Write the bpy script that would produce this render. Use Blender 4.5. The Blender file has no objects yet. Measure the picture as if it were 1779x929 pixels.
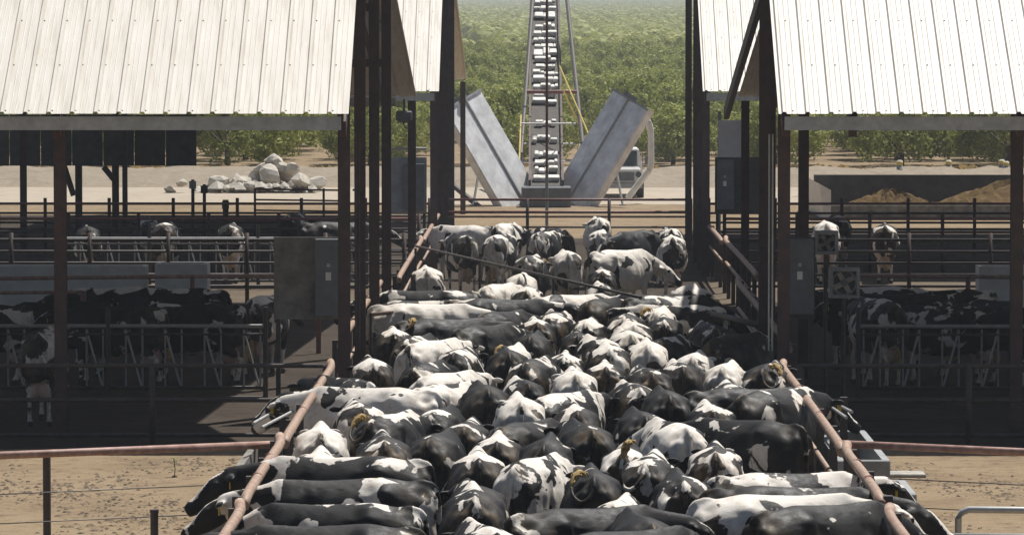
import bpy, bmesh, math, random
from mathutils import Vector, Matrix

# ---------------------------------------------------------------- camera, sky, sun, exposure
SC = bpy.context.scene
COL = SC.collection
IMW, IMH, FPX = 1779.0, 929.0, 8000.0          # photograph size and focal length in its pixels
CAMZ, PITCH, YAW = 5.6, math.atan(389.5/8000), math.atan(53.5/8000)
cam = bpy.data.cameras.new('camera'); cam.sensor_width = 36; cam.lens = FPX/IMW*36
cam.clip_end = 6000; cam.clip_start = .5
cam_ob = bpy.data.objects.new('camera', cam); COL.objects.link(cam_ob)
cam_ob.location = (0, 0, CAMZ); cam_ob.rotation_euler = (math.pi/2 - PITCH, 0, YAW)
SC.camera = cam_ob

SUN_DIR = Vector((.27, .45, 1)).normalized()    # towards the sun: high, from the right and beyond
wd = bpy.data.worlds.new('World'); SC.world = wd; wd.use_nodes = True
bg = wd.node_tree.nodes['Background']
sk = wd.node_tree.nodes.new('ShaderNodeTexSky'); sk.sky_type = 'NISHITA'; sk.sun_disc = False
sk.sun_elevation = math.asin(SUN_DIR.z); sk.sun_rotation = math.atan2(SUN_DIR.x, SUN_DIR.y)
sk.dust_density = 2.0
wd.node_tree.links.new(sk.outputs[0], bg.inputs[0]); bg.inputs[1].default_value = .05
sl = bpy.data.lights.new('sun', 'SUN'); sl.energy = 5.0; sl.angle = math.radians(.53); sl.color = (1, .965, .91)
so = bpy.data.objects.new('sun', sl); COL.objects.link(so); so.rotation_euler = SUN_DIR.to_track_quat('Z', 'Y').to_euler()
SC.view_settings.view_transform = 'Standard'; SC.view_settings.look = 'None'
SC.view_settings.exposure = 0.25; SC.view_settings.gamma = 1; SC.view_settings.use_curve_mapping = False
SC.cycles.max_bounces = 6; SC.cycles.volume_bounces = 0

# ---------------------------------------------------------------- helpers
_F = Vector((-math.sin(YAW)*math.cos(PITCH), math.cos(YAW)*math.cos(PITCH), -math.sin(PITCH)))
_R = Vector((math.cos(YAW), math.sin(YAW), 0)); _U = _R.cross(_F)
def at(px, py, z=None, Y=None):
    """where a sight line of the photograph meets the height z or the depth Y (metres)"""
    d = _F + _R*((px - IMW/2)/FPX) + _U*((IMH/2 - py)/FPX)
    t = (z - CAMZ)/d.z if z is not None else Y/d.y
    return Vector((0, 0, CAMZ)) + d*t
def tag(o, label=None, cat=None, group=None, kind=None):
    if label: o['label'] = label
    if cat: o['category'] = cat
    if group: o['group'] = group
    if kind: o['kind'] = kind
    return o
def empty(name, loc=(0, 0, 0), label=None, cat=None, group=None, rz=0):
    o = bpy.data.objects.new(name, None); COL.objects.link(o); o.location = loc; o.rotation_euler.z = rz
    o.empty_display_size = .2
    return tag(o, label, cat, group)
def link(name, me, parent=None):
    o = bpy.data.objects.new(name, me); COL.objects.link(o)
    if parent: o.parent = parent
    return o
class MB:
    def __init__(s): s.bm = bmesh.new()
    def box(s, c, d, M=None):
        m = Matrix.Translation(c) @ (M or Matrix()) @ Matrix.Diagonal((d[0], d[1], d[2], 1))
        bmesh.ops.create_cube(s.bm, size=1, matrix=m); return s
    def tube(s, a, b, r, n=8, r2=None):
        a, b = Vector(a), Vector(b); d = b - a
        M = Matrix.Translation((a + b)/2) @ d.to_track_quat('Z', 'Y').to_matrix().to_4x4()
        bmesh.ops.create_cone(s.bm, cap_ends=True, segments=n, radius1=r, radius2=r if r2 is None else r2, depth=d.length, matrix=M); return s
    def path(s, pts, r, n=8):
        P = [Vector(p) for p in pts]; rings = []
        for i, p in enumerate(P):
            d = (P[min(i+1, len(P)-1)] - P[max(i-1, 0)]).normalized()
            up = Vector((0, 0, 1)) if abs(d.z) < .9 else Vector((0, 1, 0))
            a = d.cross(up).normalized(); u = a.cross(d)
            rings.append([s.bm.verts.new(p + a*r*math.cos(6.2832*k/n) + u*r*math.sin(6.2832*k/n)) for k in range(n)])
        for a, b in zip(rings, rings[1:]):
            for i in range(n): s.bm.faces.new((a[i], a[(i+1) % n], b[(i+1) % n], b[i]))
        s.bm.faces.new(list(reversed(rings[0]))); s.bm.faces.new(rings[-1]); return s
    def prism(s, poly, y0, y1):
        """polygon in XZ extruded in Y"""
        A = [s.bm.verts.new((x, y0, z)) for x, z in poly]; B = [s.bm.verts.new((x, y1, z)) for x, z in poly]
        n = len(poly)
        s.bm.faces.new(A); s.bm.faces.new(list(reversed(B)))
        for i in range(n): s.bm.faces.new((A[(i+1) % n], A[i], B[i], B[(i+1) % n]))
        return s
    def bevel(s, w):
        bmesh.ops.bevel(s.bm, geom=list(s.bm.edges), offset=w, segments=1, affect='EDGES'); return s
    def mesh(s, name, mt, smooth=False):
        bmesh.ops.recalc_face_normals(s.bm, faces=s.bm.faces)
        me = bpy.data.meshes.new(name); s.bm.to_mesh(me); s.bm.free()
        me.materials.append(mt)
        if smooth:
            for p in me.polygons: p.use_smooth = len(p.vertices) == 4
        return me
    def build(s, name, mt, parent=None, smooth=False):
        return link(name, s.mesh(name, mt, smooth), parent)
# ---------------------------------------------------------------- materials
def mat(name):
    m = bpy.data.materials.new(name); m.use_nodes = True
    nt = m.node_tree; b = nt.nodes['Principled BSDF']
    return m, nt, b
def N(nt, t, **kw):
    n = nt.nodes.new(t)
    for k, v in kw.items():
        if k.startswith('i_'):
            key = k[2:]; key = int(key) if key.isdigit() else key.replace('_', ' ')
            n.inputs[key].default_value = v
        else: setattr(n, k, v)
    return n
def ramp(nt, fac, stops, interp='LINEAR'):
    r = nt.nodes.new('ShaderNodeValToRGB'); r.color_ramp.interpolation = interp
    e = r.color_ramp.elements
    while len(e) < len(stops): e.new(.5)
    for el, (p, c) in zip(e, stops): el.position = p; el.color = (c[0], c[1], c[2], 1) if not isinstance(c, (int, float)) else (c, c, c, 1)
    nt.links.new(fac, r.inputs[0]); return r.outputs[0]
def mth(nt, op, a, b=None, clamp=False):
    n = nt.nodes.new('ShaderNodeMath'); n.operation = op; n.use_clamp = clamp
    for i, v in enumerate((a, b)):
        if v is None: continue
        if isinstance(v, (int, float)): n.inputs[i].default_value = v
        else: nt.links.new(v, n.inputs[i])
    return n.outputs[0]
def mixc(nt, f, a, b, mode='MIX'):
    n = nt.nodes.new('ShaderNodeMix'); n.data_type = 'RGBA'; n.blend_type = mode
    for s, v in ((0, f), (6, a), (7, b)):
        if isinstance(v, (int, float)): n.inputs[s].default_value = v
        elif isinstance(v, tuple): n.inputs[s].default_value = (*v, 1) if len(v) == 3 else v
        else: nt.links.new(v, n.inputs[s])
    return n.outputs[2]
def bump(nt, b, h, strength=.3, dist=.02):
    n = nt.nodes.new('ShaderNodeBump'); n.inputs['Strength'].default_value = strength; n.inputs['Distance'].default_value = dist
    nt.links.new(h, n.inputs['Height']); nt.links.new(n.outputs[0], b.inputs['Normal'])
def noise(nt, vec, scale, detail=3, rough=.55, dist=0):
    n = nt.nodes.new('ShaderNodeTexNoise'); n.inputs['Scale'].default_value = scale; n.inputs['Detail'].default_value = detail
    n.inputs['Roughness'].default_value = rough; n.inputs['Distortion'].default_value = dist
    if vec is not None: nt.links.new(vec, n.inputs['Vector'])
    return n.outputs['Fac']

def coat_material():
    m, nt, b = mat('holstein_coat')
    tc = N(nt, 'ShaderNodeTexCoord'); oi = N(nt, 'ShaderNodeObjectInfo'); L = nt.links
    sep = N(nt, 'ShaderNodeSeparateColor'); L.new(oi.outputs['Color'], sep.inputs[0])
    bias, seed, top = sep.outputs[0], sep.outputs[1], sep.outputs[2]
    xyz = N(nt, 'ShaderNodeSeparateXYZ'); L.new(tc.outputs['Object'], xyz.inputs[0])
    off = N(nt, 'ShaderNodeCombineXYZ'); L.new(mth(nt, 'MULTIPLY', seed, 61.0), off.inputs[0]); L.new(mth(nt, 'MULTIPLY', seed, 173.0), off.inputs[1]); L.new(mth(nt, 'MULTIPLY', seed, 37.0), off.inputs[2])
    add = N(nt, 'ShaderNodeVectorMath', operation='ADD'); L.new(tc.outputs['Object'], add.inputs[0]); L.new(off.outputs[0], add.inputs[1])
    big = noise(nt, add.outputs[0], 2.2, 3.5, .52, .5)
    edge = noise(nt, add.outputs[0], 26, 2, .6)
    v = mth(nt, 'ADD', big, mth(nt, 'MULTIPLY', mth(nt, 'SUBTRACT', edge, .5), .035))
    v = mth(nt, 'ADD', v, mth(nt, 'SUBTRACT', bias, .5))
    # white saddle along the back
    zt = N(nt, 'ShaderNodeMapRange', i_From_Min=1.27, i_From_Max=1.40); L.new(xyz.outputs[2], zt.inputs[0])
    sad = mth(nt, 'MULTIPLY', zt.outputs[0], mth(nt, 'SUBTRACT', top, .5))
    v = mth(nt, 'ADD', v, mth(nt, 'MULTIPLY', sad, .55))
    # pale lower legs, black-ish head
    zl = N(nt, 'ShaderNodeMapRange', i_From_Min=.62, i_From_Max=.38); L.new(xyz.outputs[2], zl.inputs[0])
    v = mth(nt, 'ADD', v, mth(nt, 'MULTIPLY', zl.outputs[0], .16))
    hd = N(nt, 'ShaderNodeMapRange', i_From_Min=1.35, i_From_Max=1.6); L.new(xyz.outputs[1], hd.inputs[0])
    v = mth(nt, 'SUBTRACT', v, mth(nt, 'MULTIPLY', hd.outputs[0], .02))
    bz = N(nt, 'ShaderNodeAttribute', attribute_name='blaze')
    v = mth(nt, 'ADD', v, mth(nt, 'MULTIPLY', bz.outputs['Fac'], .28))
    w = ramp(nt, v, [(.492, 0.0), (.508, 1.0)])
    fine = mth(nt, 'ADD', mth(nt, 'MULTIPLY', noise(nt, add.outputs[0], 8, 5, .7), .65), mth(nt, 'MULTIPLY', noise(nt, add.outputs[0], 70, 2, .7), .35))
    white = ramp(nt, fine, [(.3, (.40, .32, .23)), (.43, (.66, .60, .52)), (.6, (.77, .735, .68))])
    black = ramp(nt, fine, [(.3, (.005, .005, .006)), (.62, (.008, .008, .008)), (.8, (.020, .018, .015))])
    col = mixc(nt, w, black, white)
    # manure stains on the rump and legs
    ry = N(nt, 'ShaderNodeMapRange', i_From_Min=-.05, i_From_Max=-.5); L.new(xyz.outputs[1], ry.inputs[0])
    st = mth(nt, 'MULTIPLY', ramp(nt, noise(nt, add.outputs[0], 5, 5, .65), [(.44, 0.0), (.64, 1.0)]), mth(nt, 'ADD', mth(nt, 'MULTIPLY', ry.outputs[0], .8), mth(nt, 'MULTIPLY', zl.outputs[0], .5)), True)
    st = mth(nt, 'MULTIPLY', st, mth(nt, 'ADD', mth(nt, 'MULTIPLY', oi.outputs['Random'], .75), .3))
    col = mixc(nt, st, col, (.16, .11, .055))
    dust = mth(nt, 'MULTIPLY', ramp(nt, noise(nt, add.outputs[0], 3.2, 6, .7), [(.52, 0.0), (.78, 1.0)]), mth(nt, 'ADD', mth(nt, 'MULTIPLY', w, .34), .10))
    col = mixc(nt, dust, col, (.20, .155, .10))
    # pink udder skin
    ud = N(nt, 'ShaderNodeVectorMath', operation='DISTANCE'); L.new(tc.outputs['Object'], ud.inputs[0]); ud.inputs[1].default_value = (0, -.26, .50)
    um = N(nt, 'ShaderNodeMapRange', i_From_Min=.24, i_From_Max=.19); L.new(ud.outputs['Value'], um.inputs[0])
    col = mixc(nt, um.outputs[0], col, (.52, .36, .29))
    hf = N(nt, 'ShaderNodeMapRange', i_From_Min=.085, i_From_Max=.07); L.new(xyz.outputs[2], hf.inputs[0])
    col = mixc(nt, hf.outputs[0], col, (.05, .04, .03))
    L.new(col, b.inputs['Base Color'])
    b.inputs['Roughness'].default_value = .66; b.inputs['Specular IOR Level'].default_value = .26; L.new(ramp(nt, fine, [(.35, .46), (.65, .74)]), b.inputs['Roughness'])
    hair = N(nt, 'ShaderNodeMapping'); hair.inputs['Scale'].default_value = (1, .35, .6); L.new(add.outputs[0], hair.inputs[0])
    hh = mth(nt, 'ADD', noise(nt, hair.outputs[0], 60, 4, .75), mth(nt, 'MULTIPLY', noise(nt, add.outputs[0], 14, 3, .6), .5))
    bump(nt, b, hh, .40, .007)
    return m
def plain(name, col, rough=.7, var=.25, scale=6, metallic=0, bmp=.0, col2=None, obj=True):
    m, nt, b = mat(name)
    tc = N(nt, 'ShaderNodeTexCoord')
    f = noise(nt, tc.outputs['Object'], scale, 5, .62)
    c2 = col2 or tuple(c*(1-var) for c in col)
    c1 = tuple(min(1, c*(1+var*.5)) for c in col)
    c = ramp(nt, f, [(.32, c2), (.66, c1)])
    nt.links.new(c, b.inputs['Base Color'])
    b.inputs['Roughness'].default_value = rough; b.inputs['Metallic'].default_value = metallic
    if bmp: bump(nt, b, noise(nt, tc.outputs['Object'], scale*4, 4, .6), bmp, .02)
    return m
# ---------------------------------------------------------------- cows
def loft_half(bm, stations):
    """closed symmetric body from half profiles [(y, [(x,z)...top->bottom])]"""
    rings = []
    for y, prof in stations:
        # resample profile smoothly to N points
        pts = catmull(prof, 14)
        ring = [bm.verts.new((x, y, z)) for x, z in pts]
        ring += [bm.verts.new((-x, y, z)) for x, z in reversed(pts[1:-1])]
        rings.append(ring)
    n = len(rings[0])
    for a, b in zip(rings, rings[1:]):
        for i in range(n):
            bm.faces.new((a[i], a[(i+1) % n], b[(i+1) % n], b[i]))
    bm.faces.new(rings[0]); bm.faces.new(list(reversed(rings[-1])))

def catmull(p, n):
    out = []
    m = len(p) - 1
    for k in range(n + 1):
        t = k / n * m
        i = min(int(t), m - 1); f = t - i
        p0 = p[max(i-1, 0)]; p1 = p[i]; p2 = p[i+1]; p3 = p[min(i+2, m)]
        out.append(tuple(0.5*((2*b) + (-a+c)*f + (2*a-5*b+4*c-d)*f*f + (-a+3*b-3*c+d)*f**3)
                         for a, b, c, d in zip(p0, p1, p2, p3)))
    return out

def add_chain(bm, pts, seg=12):
    """pts: [(pos, rx, rz)] elliptic tube along a path"""
    P = [Vector(p[0]) for p in pts]
    rings = []
    for i, (p, rx, rz) in enumerate(pts):
        d = (P[min(i+1, len(P)-1)] - P[max(i-1, 0)]).normalized()
        up = Vector((0, 0, 1)) if abs(d.z) < 0.8 else Vector((0, 1, 0))
        side = d.cross(up).normalized(); u = side.cross(d).normalized()
        rings.append([bm.verts.new(P[i] + side*rx*math.cos(2*math.pi*k/seg) + u*rz*math.sin(2*math.pi*k/seg)) for k in range(seg)])
    for a, b in zip(rings, rings[1:]):
        for i in range(seg):
            bm.faces.new((a[i], a[(i+1) % seg], b[(i+1) % seg], b[i]))
    bm.faces.new(list(reversed(rings[0]))); bm.faces.new(rings[-1])

def add_ball(bm, c, r, rot=None):
    M = Matrix.Translation(c) @ (rot or Matrix()) @ Matrix.Diagonal((r[0], r[1], r[2], 1))
    bmesh.ops.create_icosphere(bm, subdivisions=2, radius=1, matrix=M)

COW_ST = [
 (-.545, [(0,1.24),(.06,1.23),(.15,1.19),(.20,1.08),(.20,.95),(.18,.84),(.09,.78),(0,.78)]),
 (-.47, [(0,1.365),(.06,1.34),(.17,1.28),(.265,1.16),(.295,1.0),(.295,.86),(.20,.72),(0,.68)]),
 (-.36, [(0,1.39),(.07,1.365),(.20,1.305),(.305,1.20),(.335,1.0),(.325,.84),(.22,.68),(0,.64)]),
 (-.18, [(0,1.41),(.08,1.395),(.22,1.345),(.33,1.245),(.355,1.0),(.335,.84),(.23,.66),(0,.60)]),
 (-.06, [(0,1.43),(.08,1.415),(.23,1.365),(.335,1.285),(.36,1.12),(.355,.97),(.33,.80),(.21,.63),(0,.57)]),
 (.02, [(0,1.44),(.08,1.425),(.23,1.375),(.335,1.30),(.36,1.16),(.36,.98),(.34,.80),(.21,.62),(0,.56)]),
 (.14, [(0,1.435),(.07,1.415),(.20,1.35),(.295,1.285),(.315,1.18),(.375,1.0),(.395,.84),(.26,.63),(0,.545)]),
 (.36, [(0,1.42),(.06,1.40),(.19,1.335),(.295,1.245),(.375,1.11),(.43,.95),(.42,.78),(.28,.59),(0,.52)]),
 (.62, [(0,1.41),(.06,1.39),(.17,1.32),(.27,1.225),(.36,1.08),(.41,.92),(.385,.74),(.23,.57),(0,.515)]),
 (.88, [(0,1.42),(.05,1.395),(.14,1.325),(.22,1.22),(.29,1.09),(.32,.94),(.30,.78),(.18,.61),(0,.56)]),
 (1.08, [(0,1.43),(.04,1.41),(.105,1.34),(.185,1.23),(.255,1.09),(.275,.95),(.25,.8),(.15,.65),(0,.61)]),
 (1.28, [(0,1.35),(.035,1.335),(.08,1.28),(.13,1.18),(.175,1.06),(.18,.94),(.15,.82),(.08,.74),(0,.72)]),
 (1.36, [(0,1.28),(.03,1.27),(.06,1.23),(.09,1.16),(.12,1.07),(.12,.98),(.1,.9),(.05,.84),(0,.83)]),
]
EARS = {}

# anatomy pushed in (-) or out (+) along the normal: centre, radius, depth
FORMS = [((.155, -.40, 1.275), .085, -.040), ((.05, -.50, 1.17), .07, -.030), ((.27, .17, 1.215), .12, -.050), ((.20, .17, 1.335), .07, -.012),
         ((.315, 0, 1.285), .075, .016), ((.140, -.49, 1.235), .060, .026), ((.335, -.24, 1.10), .085, .024), ((.34, .04, .92), .14, -.050),
         ((.25, -.16, 1.25), .09, -.022), ((.27, -.46, .82), .12, .025), ((.12, -.52, .95), .10, -.030), ((.22, .93, 1.20), .11, .022), ((.27, .76, 1.18), .08, -.022),
         ((.09, -.20, 1.37), .06, -.014), ((.34, -.05, .60), .12, -.03)]
def sculpt(me, bony=1.0):
    nrm = [v.normal.copy() for v in me.vertices]
    for v, n in zip(me.vertices, nrm):
        x, y, z = v.co; ax = abs(x); d = 0.0
        for (cx, cy, cz), r, k in FORMS:
            q = ((ax-cx)**2 + (y-cy)**2 + (z-cz)**2)/(r*r)
            if q < 6: d += k*math.exp(-q)
        if .25 < y < .95 and .75 < z < 1.33 and ax > .12: d += .0035*math.sin(y*40 + z*9 + 2.5*math.sin(y*7))*min(1, (y-.25)*6, (.95-y)*6)     # ribs
        v.co += n*d*bony

def cow_mesh(name, mats, turn=0.0, drop=0.0, step=0.0, bony=1.0):
    """one continuous body; turn = head yaw (rad, + = to the cow's left), drop = head lowered (m)"""
    bm = bmesh.new()
    loft_half(bm, COW_ST)
    # neck and head, bending sideways with turn
    def na(t, up):   # point along the neck/head axis
        a = turn*min(t/0.75, 1.0)*0.55
        L = t
        return Vector((-math.sin(a)*L, 1.12 + math.cos(a)*L, 1.14 + up))
    h = .30 - drop
    add_chain(bm, [(na(0, 0), .19, .26), (na(.18, .10*(h/.3)), .15, .215), (na(.34, .62*h), .128, .18), (na(.47, .95*h), .115, .155), (na(.56, 1.0*h), .10, .12)])
    pol = na(.51, h)
    a2 = turn
    fd = Vector((-math.sin(a2)*.83, math.cos(a2)*.83, -.55)).normalized()
    if drop > .6: fd = Vector((-math.sin(a2)*.5, math.cos(a2)*.5, -.86)).normalized()
    sd = fd.cross(Vector((0, 0, 1))).normalized(); ud = sd.cross(fd).normalized()
    add_chain(bm, [(pol - fd*.05, .08, .075), (pol + fd*.04, .115, .12), (pol + fd*.14 - ud*.01, .125, .135), (pol + fd*.27 - ud*.02, .092, .115),
                   (pol + fd*.39 - ud*.03, .076, .088), (pol + fd*.48 - ud*.03, .092, .085), (pol + fd*.55 - ud*.03, .075, .06)])
    for s in (-1, 1):
        e0 = pol + sd*s*.08 + ud*.04 - fd*.01
        e1 = e0 + sd*s*.22 - ud*.03 - fd*.03
        m = (e0 + e1)/2; ax = (e1 - e0).normalized()
        R = Matrix((ax, fd, ax.cross(fd))).transposed().to_4x4()
        add_ball(bm, m, (.125, .062, .034), R); EARS.setdefault(name, []).append((e0.lerp(e1, .55) - ud*.055 + fd*.045, math.atan2(-fd.x, fd.y)))
        add_ball(bm, pol + sd*s*.108 + fd*.14 + ud*.055, (.034, .038, .032))
        # hind leg
        sy = step*s
        add_chain(bm, [((s*.19, -.10, 1.02), .135, .22), ((s*.225, -.12, .80), .12, .20), ((s*.20, -.20+sy*.4, .66), .085, .125), ((s*.185, -.33+sy*.7, .54), .06, .075), ((s*.175, -.41+sy, .46), .052, .062),
                       ((s*.17, -.39+sy, .36), .040, .045), ((s*.17, -.37+sy, .20), .038, .042), ((s*.17, -.35+sy, .11), .048, .052), ((s*.17, -.32+sy, .05), .055, .065), ((s*.17, -.31+sy, .0), .065, .08)])
        # fore leg
        fy = -step*s*.7
        add_chain(bm, [((s*.19, 1.02, 1.0), .10, .16), ((s*.19, .98, .76), .085, .12), ((s*.165, 1.0+fy*.4, .56), .062, .07), ((s*.15, 1.02+fy, .40), .054, .056), ((s*.15, 1.01+fy, .30), .040, .042),
                       ((s*.15, 1.0+fy, .16), .038, .04), ((s*.15, 1.01+fy, .09), .048, .05), ((s*.15, 1.03+fy, .0), .065, .075)])
        # hook and pin bones
        add_ball(bm, Vector((s*.135, -.475, 1.215)), (.04, .05, .04))
        add_ball(bm, Vector((s*.085, -.26, .52)), (.11, .17, .15))     # udder half
    add_chain(bm, [((0, -.30, 1.385), .035, .03), ((0, -.40, 1.385), .036, .036), ((0, -.49, 1.36), .036, .036), ((0, -.55, 1.29), .032, .032)])
    bmesh.ops.recalc_face_normals(bm, faces=bm.faces)
    me = bpy.data.meshes.new(name + '_raw'); bm.to_mesh(me); bm.free()
    ob = bpy.data.objects.new(name + '_raw', me); bpy.context.scene.collection.objects.link(ob)
    r = ob.modifiers.new('r', 'REMESH'); r.mode = 'VOXEL'; r.voxel_size = .024; r.use_smooth_shade = True
    sm = ob.modifiers.new('s', 'SMOOTH'); sm.factor = .5; sm.iterations = 4
    dg = bpy.context.evaluated_depsgraph_get()
    out = bpy.data.meshes.new_from_object(ob.evaluated_get(dg)); out.name = name
    bpy.data.objects.remove(ob); bpy.data.meshes.remove(me)
    sculpt(out, bony)
    at_ = out.attributes.new('blaze', 'FLOAT', 'POINT'); vals = []      # white blaze down the face, dark muzzle and eyes
    for v in out.vertices:
        r_ = v.co - pol; t_ = r_.dot(fd); s_ = abs(r_.dot(sd)); u_ = r_.dot(ud)
        w_ = 0.0
        if v.co.y > 1.2 or abs(v.co.x) > .3:
            if -.02 < t_ < .46 and s_ < .04 + .05*max(0, t_ - .2) and u_ > 0: w_ = 1.0
            if t_ > .475 and s_ < .12 and abs(u_) < .14: w_ = -1.0
            if abs(t_ - .15) < .028 and abs(s_ - .108) < .04 and abs(u_ - .055) < .028: w_ = -1.0
        vals.append(w_)
    at_.data.foreach_set('value', vals)
    out.materials.clear()
    for m in mats: out.materials.append(m)
    for p in out.polygons: p.use_smooth = True; p.material_index = 0
    return out

def tail_mesh(name, mats, kind):
    bm = bmesh.new()
    if kind == 'hang':
        path = [(0,-.50,1.34),(0,-.545,1.22),(0,-.555,1.05),(.01,-.55,.85),(.015,-.55,.68)]; sw = [(.015,-.55,.70),(.02,-.555,.58),(.02,-.55,.42),(.02,-.545,.34)]
    elif kind == 'swing':
        path = [(0,-.50,1.34),(.01,-.56,1.24),(.08,-.60,1.08),(.19,-.60,.92),(.30,-.58,.80)]; sw = [(.29,-.58,.81),(.36,-.57,.74),(.46,-.56,.66),(.52,-.55,.60)]
    elif kind == 'up':
        path = [(0,-.50,1.34),(.04,-.60,1.24),(.15,-.66,1.14),(.25,-.66,1.17),(.29,-.62,1.32),(.27,-.58,1.46)]; sw = [(.275,-.585,1.44),(.24,-.56,1.56),(.19,-.55,1.63),(.14,-.55,1.62)]
    else:  # flicked over the rump
        path = [(0,-.50,1.34),(-.05,-.58,1.22),(-.16,-.60,1.16),(-.26,-.52,1.22),(-.28,-.40,1.31)]; sw = [(-.28,-.42,1.30),(-.25,-.34,1.38),(-.17,-.28,1.44),(-.10,-.30,1.41)]
    pts = catmull(path, 12); n = len(pts)
    add_chain(bm, [(p, .032 - .014*i/n, .032 - .014*i/n) for i, p in enumerate(pts)], 8)
    nf = len(bm.faces)
    sp = catmull(sw, 8); rr = [.018,.03,.042,.05,.052,.047,.038,.026,.012]
    add_chain(bm, [(p, rr[i], rr[i]*.8) for i, p in enumerate(sp)], 8)
    rng = random.Random(hash(kind) % 97 if False else len(kind))
    for k in range(26):      # loose hair strands of the switch
        i = rng.randint(1, 6); a = rng.uniform(0, 6.28)
        p = Vector(sp[i]); q = Vector(sp[min(i+2, 8)])
        off = Vector((math.cos(a), math.sin(a), rng.uniform(-.4, .4)))*rr[i]*1.0
        add_chain(bm, [(p + off*.7, .012, .012), ((p+q)/2 + off*1.25, .012, .010), (q + off*1.1 + Vector((0, 0, -.03)), .003, .003)], 5)
    bm.faces.ensure_lookup_table()
    for i, f in enumerate(bm.faces): f.material_index = 0 if i < nf else 1; f.smooth = True
    me = bpy.data.meshes.new(name); bm.to_mesh(me); bm.free()
    for m in mats: me.materials.append(m)
    return me
# ---------------------------------------------------------------- surface materials
def dirt_material(name, c0, c1, c2, sc=1.0, bm=.5):
    m, nt, b = mat(name); tc = N(nt, 'ShaderNodeTexCoord'); P = tc.outputs['Object']
    big = noise(nt, P, .35*sc, 5, .6); mid = noise(nt, P, 3.2*sc, 6, .68); fine = noise(nt, P, 24*sc, 4, .7)
    c = ramp(nt, big, [(.3, c0), (.7, c1)])
    c = mixc(nt, ramp(nt, noise(nt, P, .9*sc, 5, .7, .6), [(.5, 0.0), (.72, .7)]), c, c2)
    c = mixc(nt, ramp(nt, mid, [(.52, 0.0), (.66, .75)]), c, c2)
    c = mixc(nt, ramp(nt, fine, [(.55, 0.0), (.75, .5)]), c, tuple(v*.5 for v in c2))
    nt.links.new(c, b.inputs['Base Color']); b.inputs['Roughness'].default_value = .95; b.inputs['Specular IOR Level'].default_value = .1
    bump(nt, b, mth(nt, 'ADD', mid, mth(nt, 'MULTIPLY', fine, .5)), bm, .14)
    return m
M = {}
M['dirt'] = dirt_material('dry_dirt', (.31, .235, .15), (.25, .185, .115), (.14, .10, .065))
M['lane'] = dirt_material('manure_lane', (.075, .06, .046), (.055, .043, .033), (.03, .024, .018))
M['alley'] = dirt_material('alley_dirt', (.17, .135, .095), (.13, .10, .07), (.07, .055, .04))
M['road'] = dirt_material('pale_road', (.42, .365, .29), (.38, .33, .26), (.30, .25, .19), .5, .2)
M['bank'] = dirt_material('bank', (.34, .29, .22), (.30, .25, .19), (.2, .16, .115), 1.3, .6)
M['weed'] = dirt_material('dry_weeds', (.40, .25, .08), (.30, .21, .08), (.2, .15, .06), 3, .8)
M['clod'] = plain('clod', (.17, .125, .08), .95, .5, 9)
M['concrete'] = plain('concrete', (.36, .34, .30), .9, .35, 5, 0, .3)
M['dconcrete'] = plain('stained_concrete', (.22, .205, .18), .9, .45, 4, 0, .3)
M['pipe'] = plain('worn_pink_pipe', (.38, .24, .19), .6, .35, 9, 0, .15, (.24, .12, .09))
M['tanpipe'] = plain('rubbed_tan_pipe', (.33, .25, .18), .6, .35, 9, 0, .2, (.25, .13, .09))
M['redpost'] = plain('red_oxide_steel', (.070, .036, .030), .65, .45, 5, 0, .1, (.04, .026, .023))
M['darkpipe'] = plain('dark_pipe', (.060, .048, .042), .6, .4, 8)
M['redpipe'] = plain('red_oxide_pipe', (.26, .10, .085), .55, .4, 6, 0, 0, (.14, .075, .06))
M['galv'] = plain('galvanised', (.42, .43, .42), .45, .22, 6, .35)
M['grey'] = plain('grey_paint', (.30, .31, .31), .55, .25, 4)
M['cab'] = plain('dark_grey_cabinet', (.13, .14, .15), .5, .25, 5)
M['board'] = plain('weathered_board', (.55, .52, .44), .8, .3, 5, 0, .15)
M['white'] = plain('white_paint', (.72, .71, .68), .5, .15, 3)
M['bluewhite'] = plain('pale_blue_paint', (.78, .81, .88), .5, .1, 2)
M['yellow'] = plain('yellow_plastic', (.75, .52, .03), .45, .1, 4)
M['ytop'] = plain('yellow_paint', (.60, .45, .10), .6, .3, 6)
M['black'] = plain('black_rubber', (.015, .015, .016), .6, .3, 6)
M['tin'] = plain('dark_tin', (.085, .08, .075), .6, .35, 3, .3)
M['rock'] = plain('pale_rubble', (.52, .48, .41), .9, .3, 3, 0, .5)
M['soil'] = dirt_material('brown_heap', (.21, .14, .06), (.17, .11, .05), (.09, .06, .03), 2, .8)
M['switch'] = plain('tail_hair', (.42, .28, .10), .8, .5, 20)
M['bark'] = plain('bark', (.10, .075, .05), .9, .4, 6, 0, .5)
M['wire'] = plain('wire', (.12, .11, .10), .5, .2, 5, .5)
M['chute'] = plain('chute_grey', (.80, .80, .79), .5, .25, 2.5, .15, .05)
M['gleam_flight'] = plain('pale_gleam', (.70, .68, .62), .7, .5, 3.5, 0)  # pale colour stands for the gleam on the conveyor belt
M['belt'] = plain('dark_belt', (.06, .05, .04), .8, .5, 5)
mg, nt, b = mat('dark_glass'); b.inputs['Base Color'].default_value = (.05, .07, .08, 1); b.inputs['Roughness'].default_value = .08; M['glass'] = mg
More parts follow.
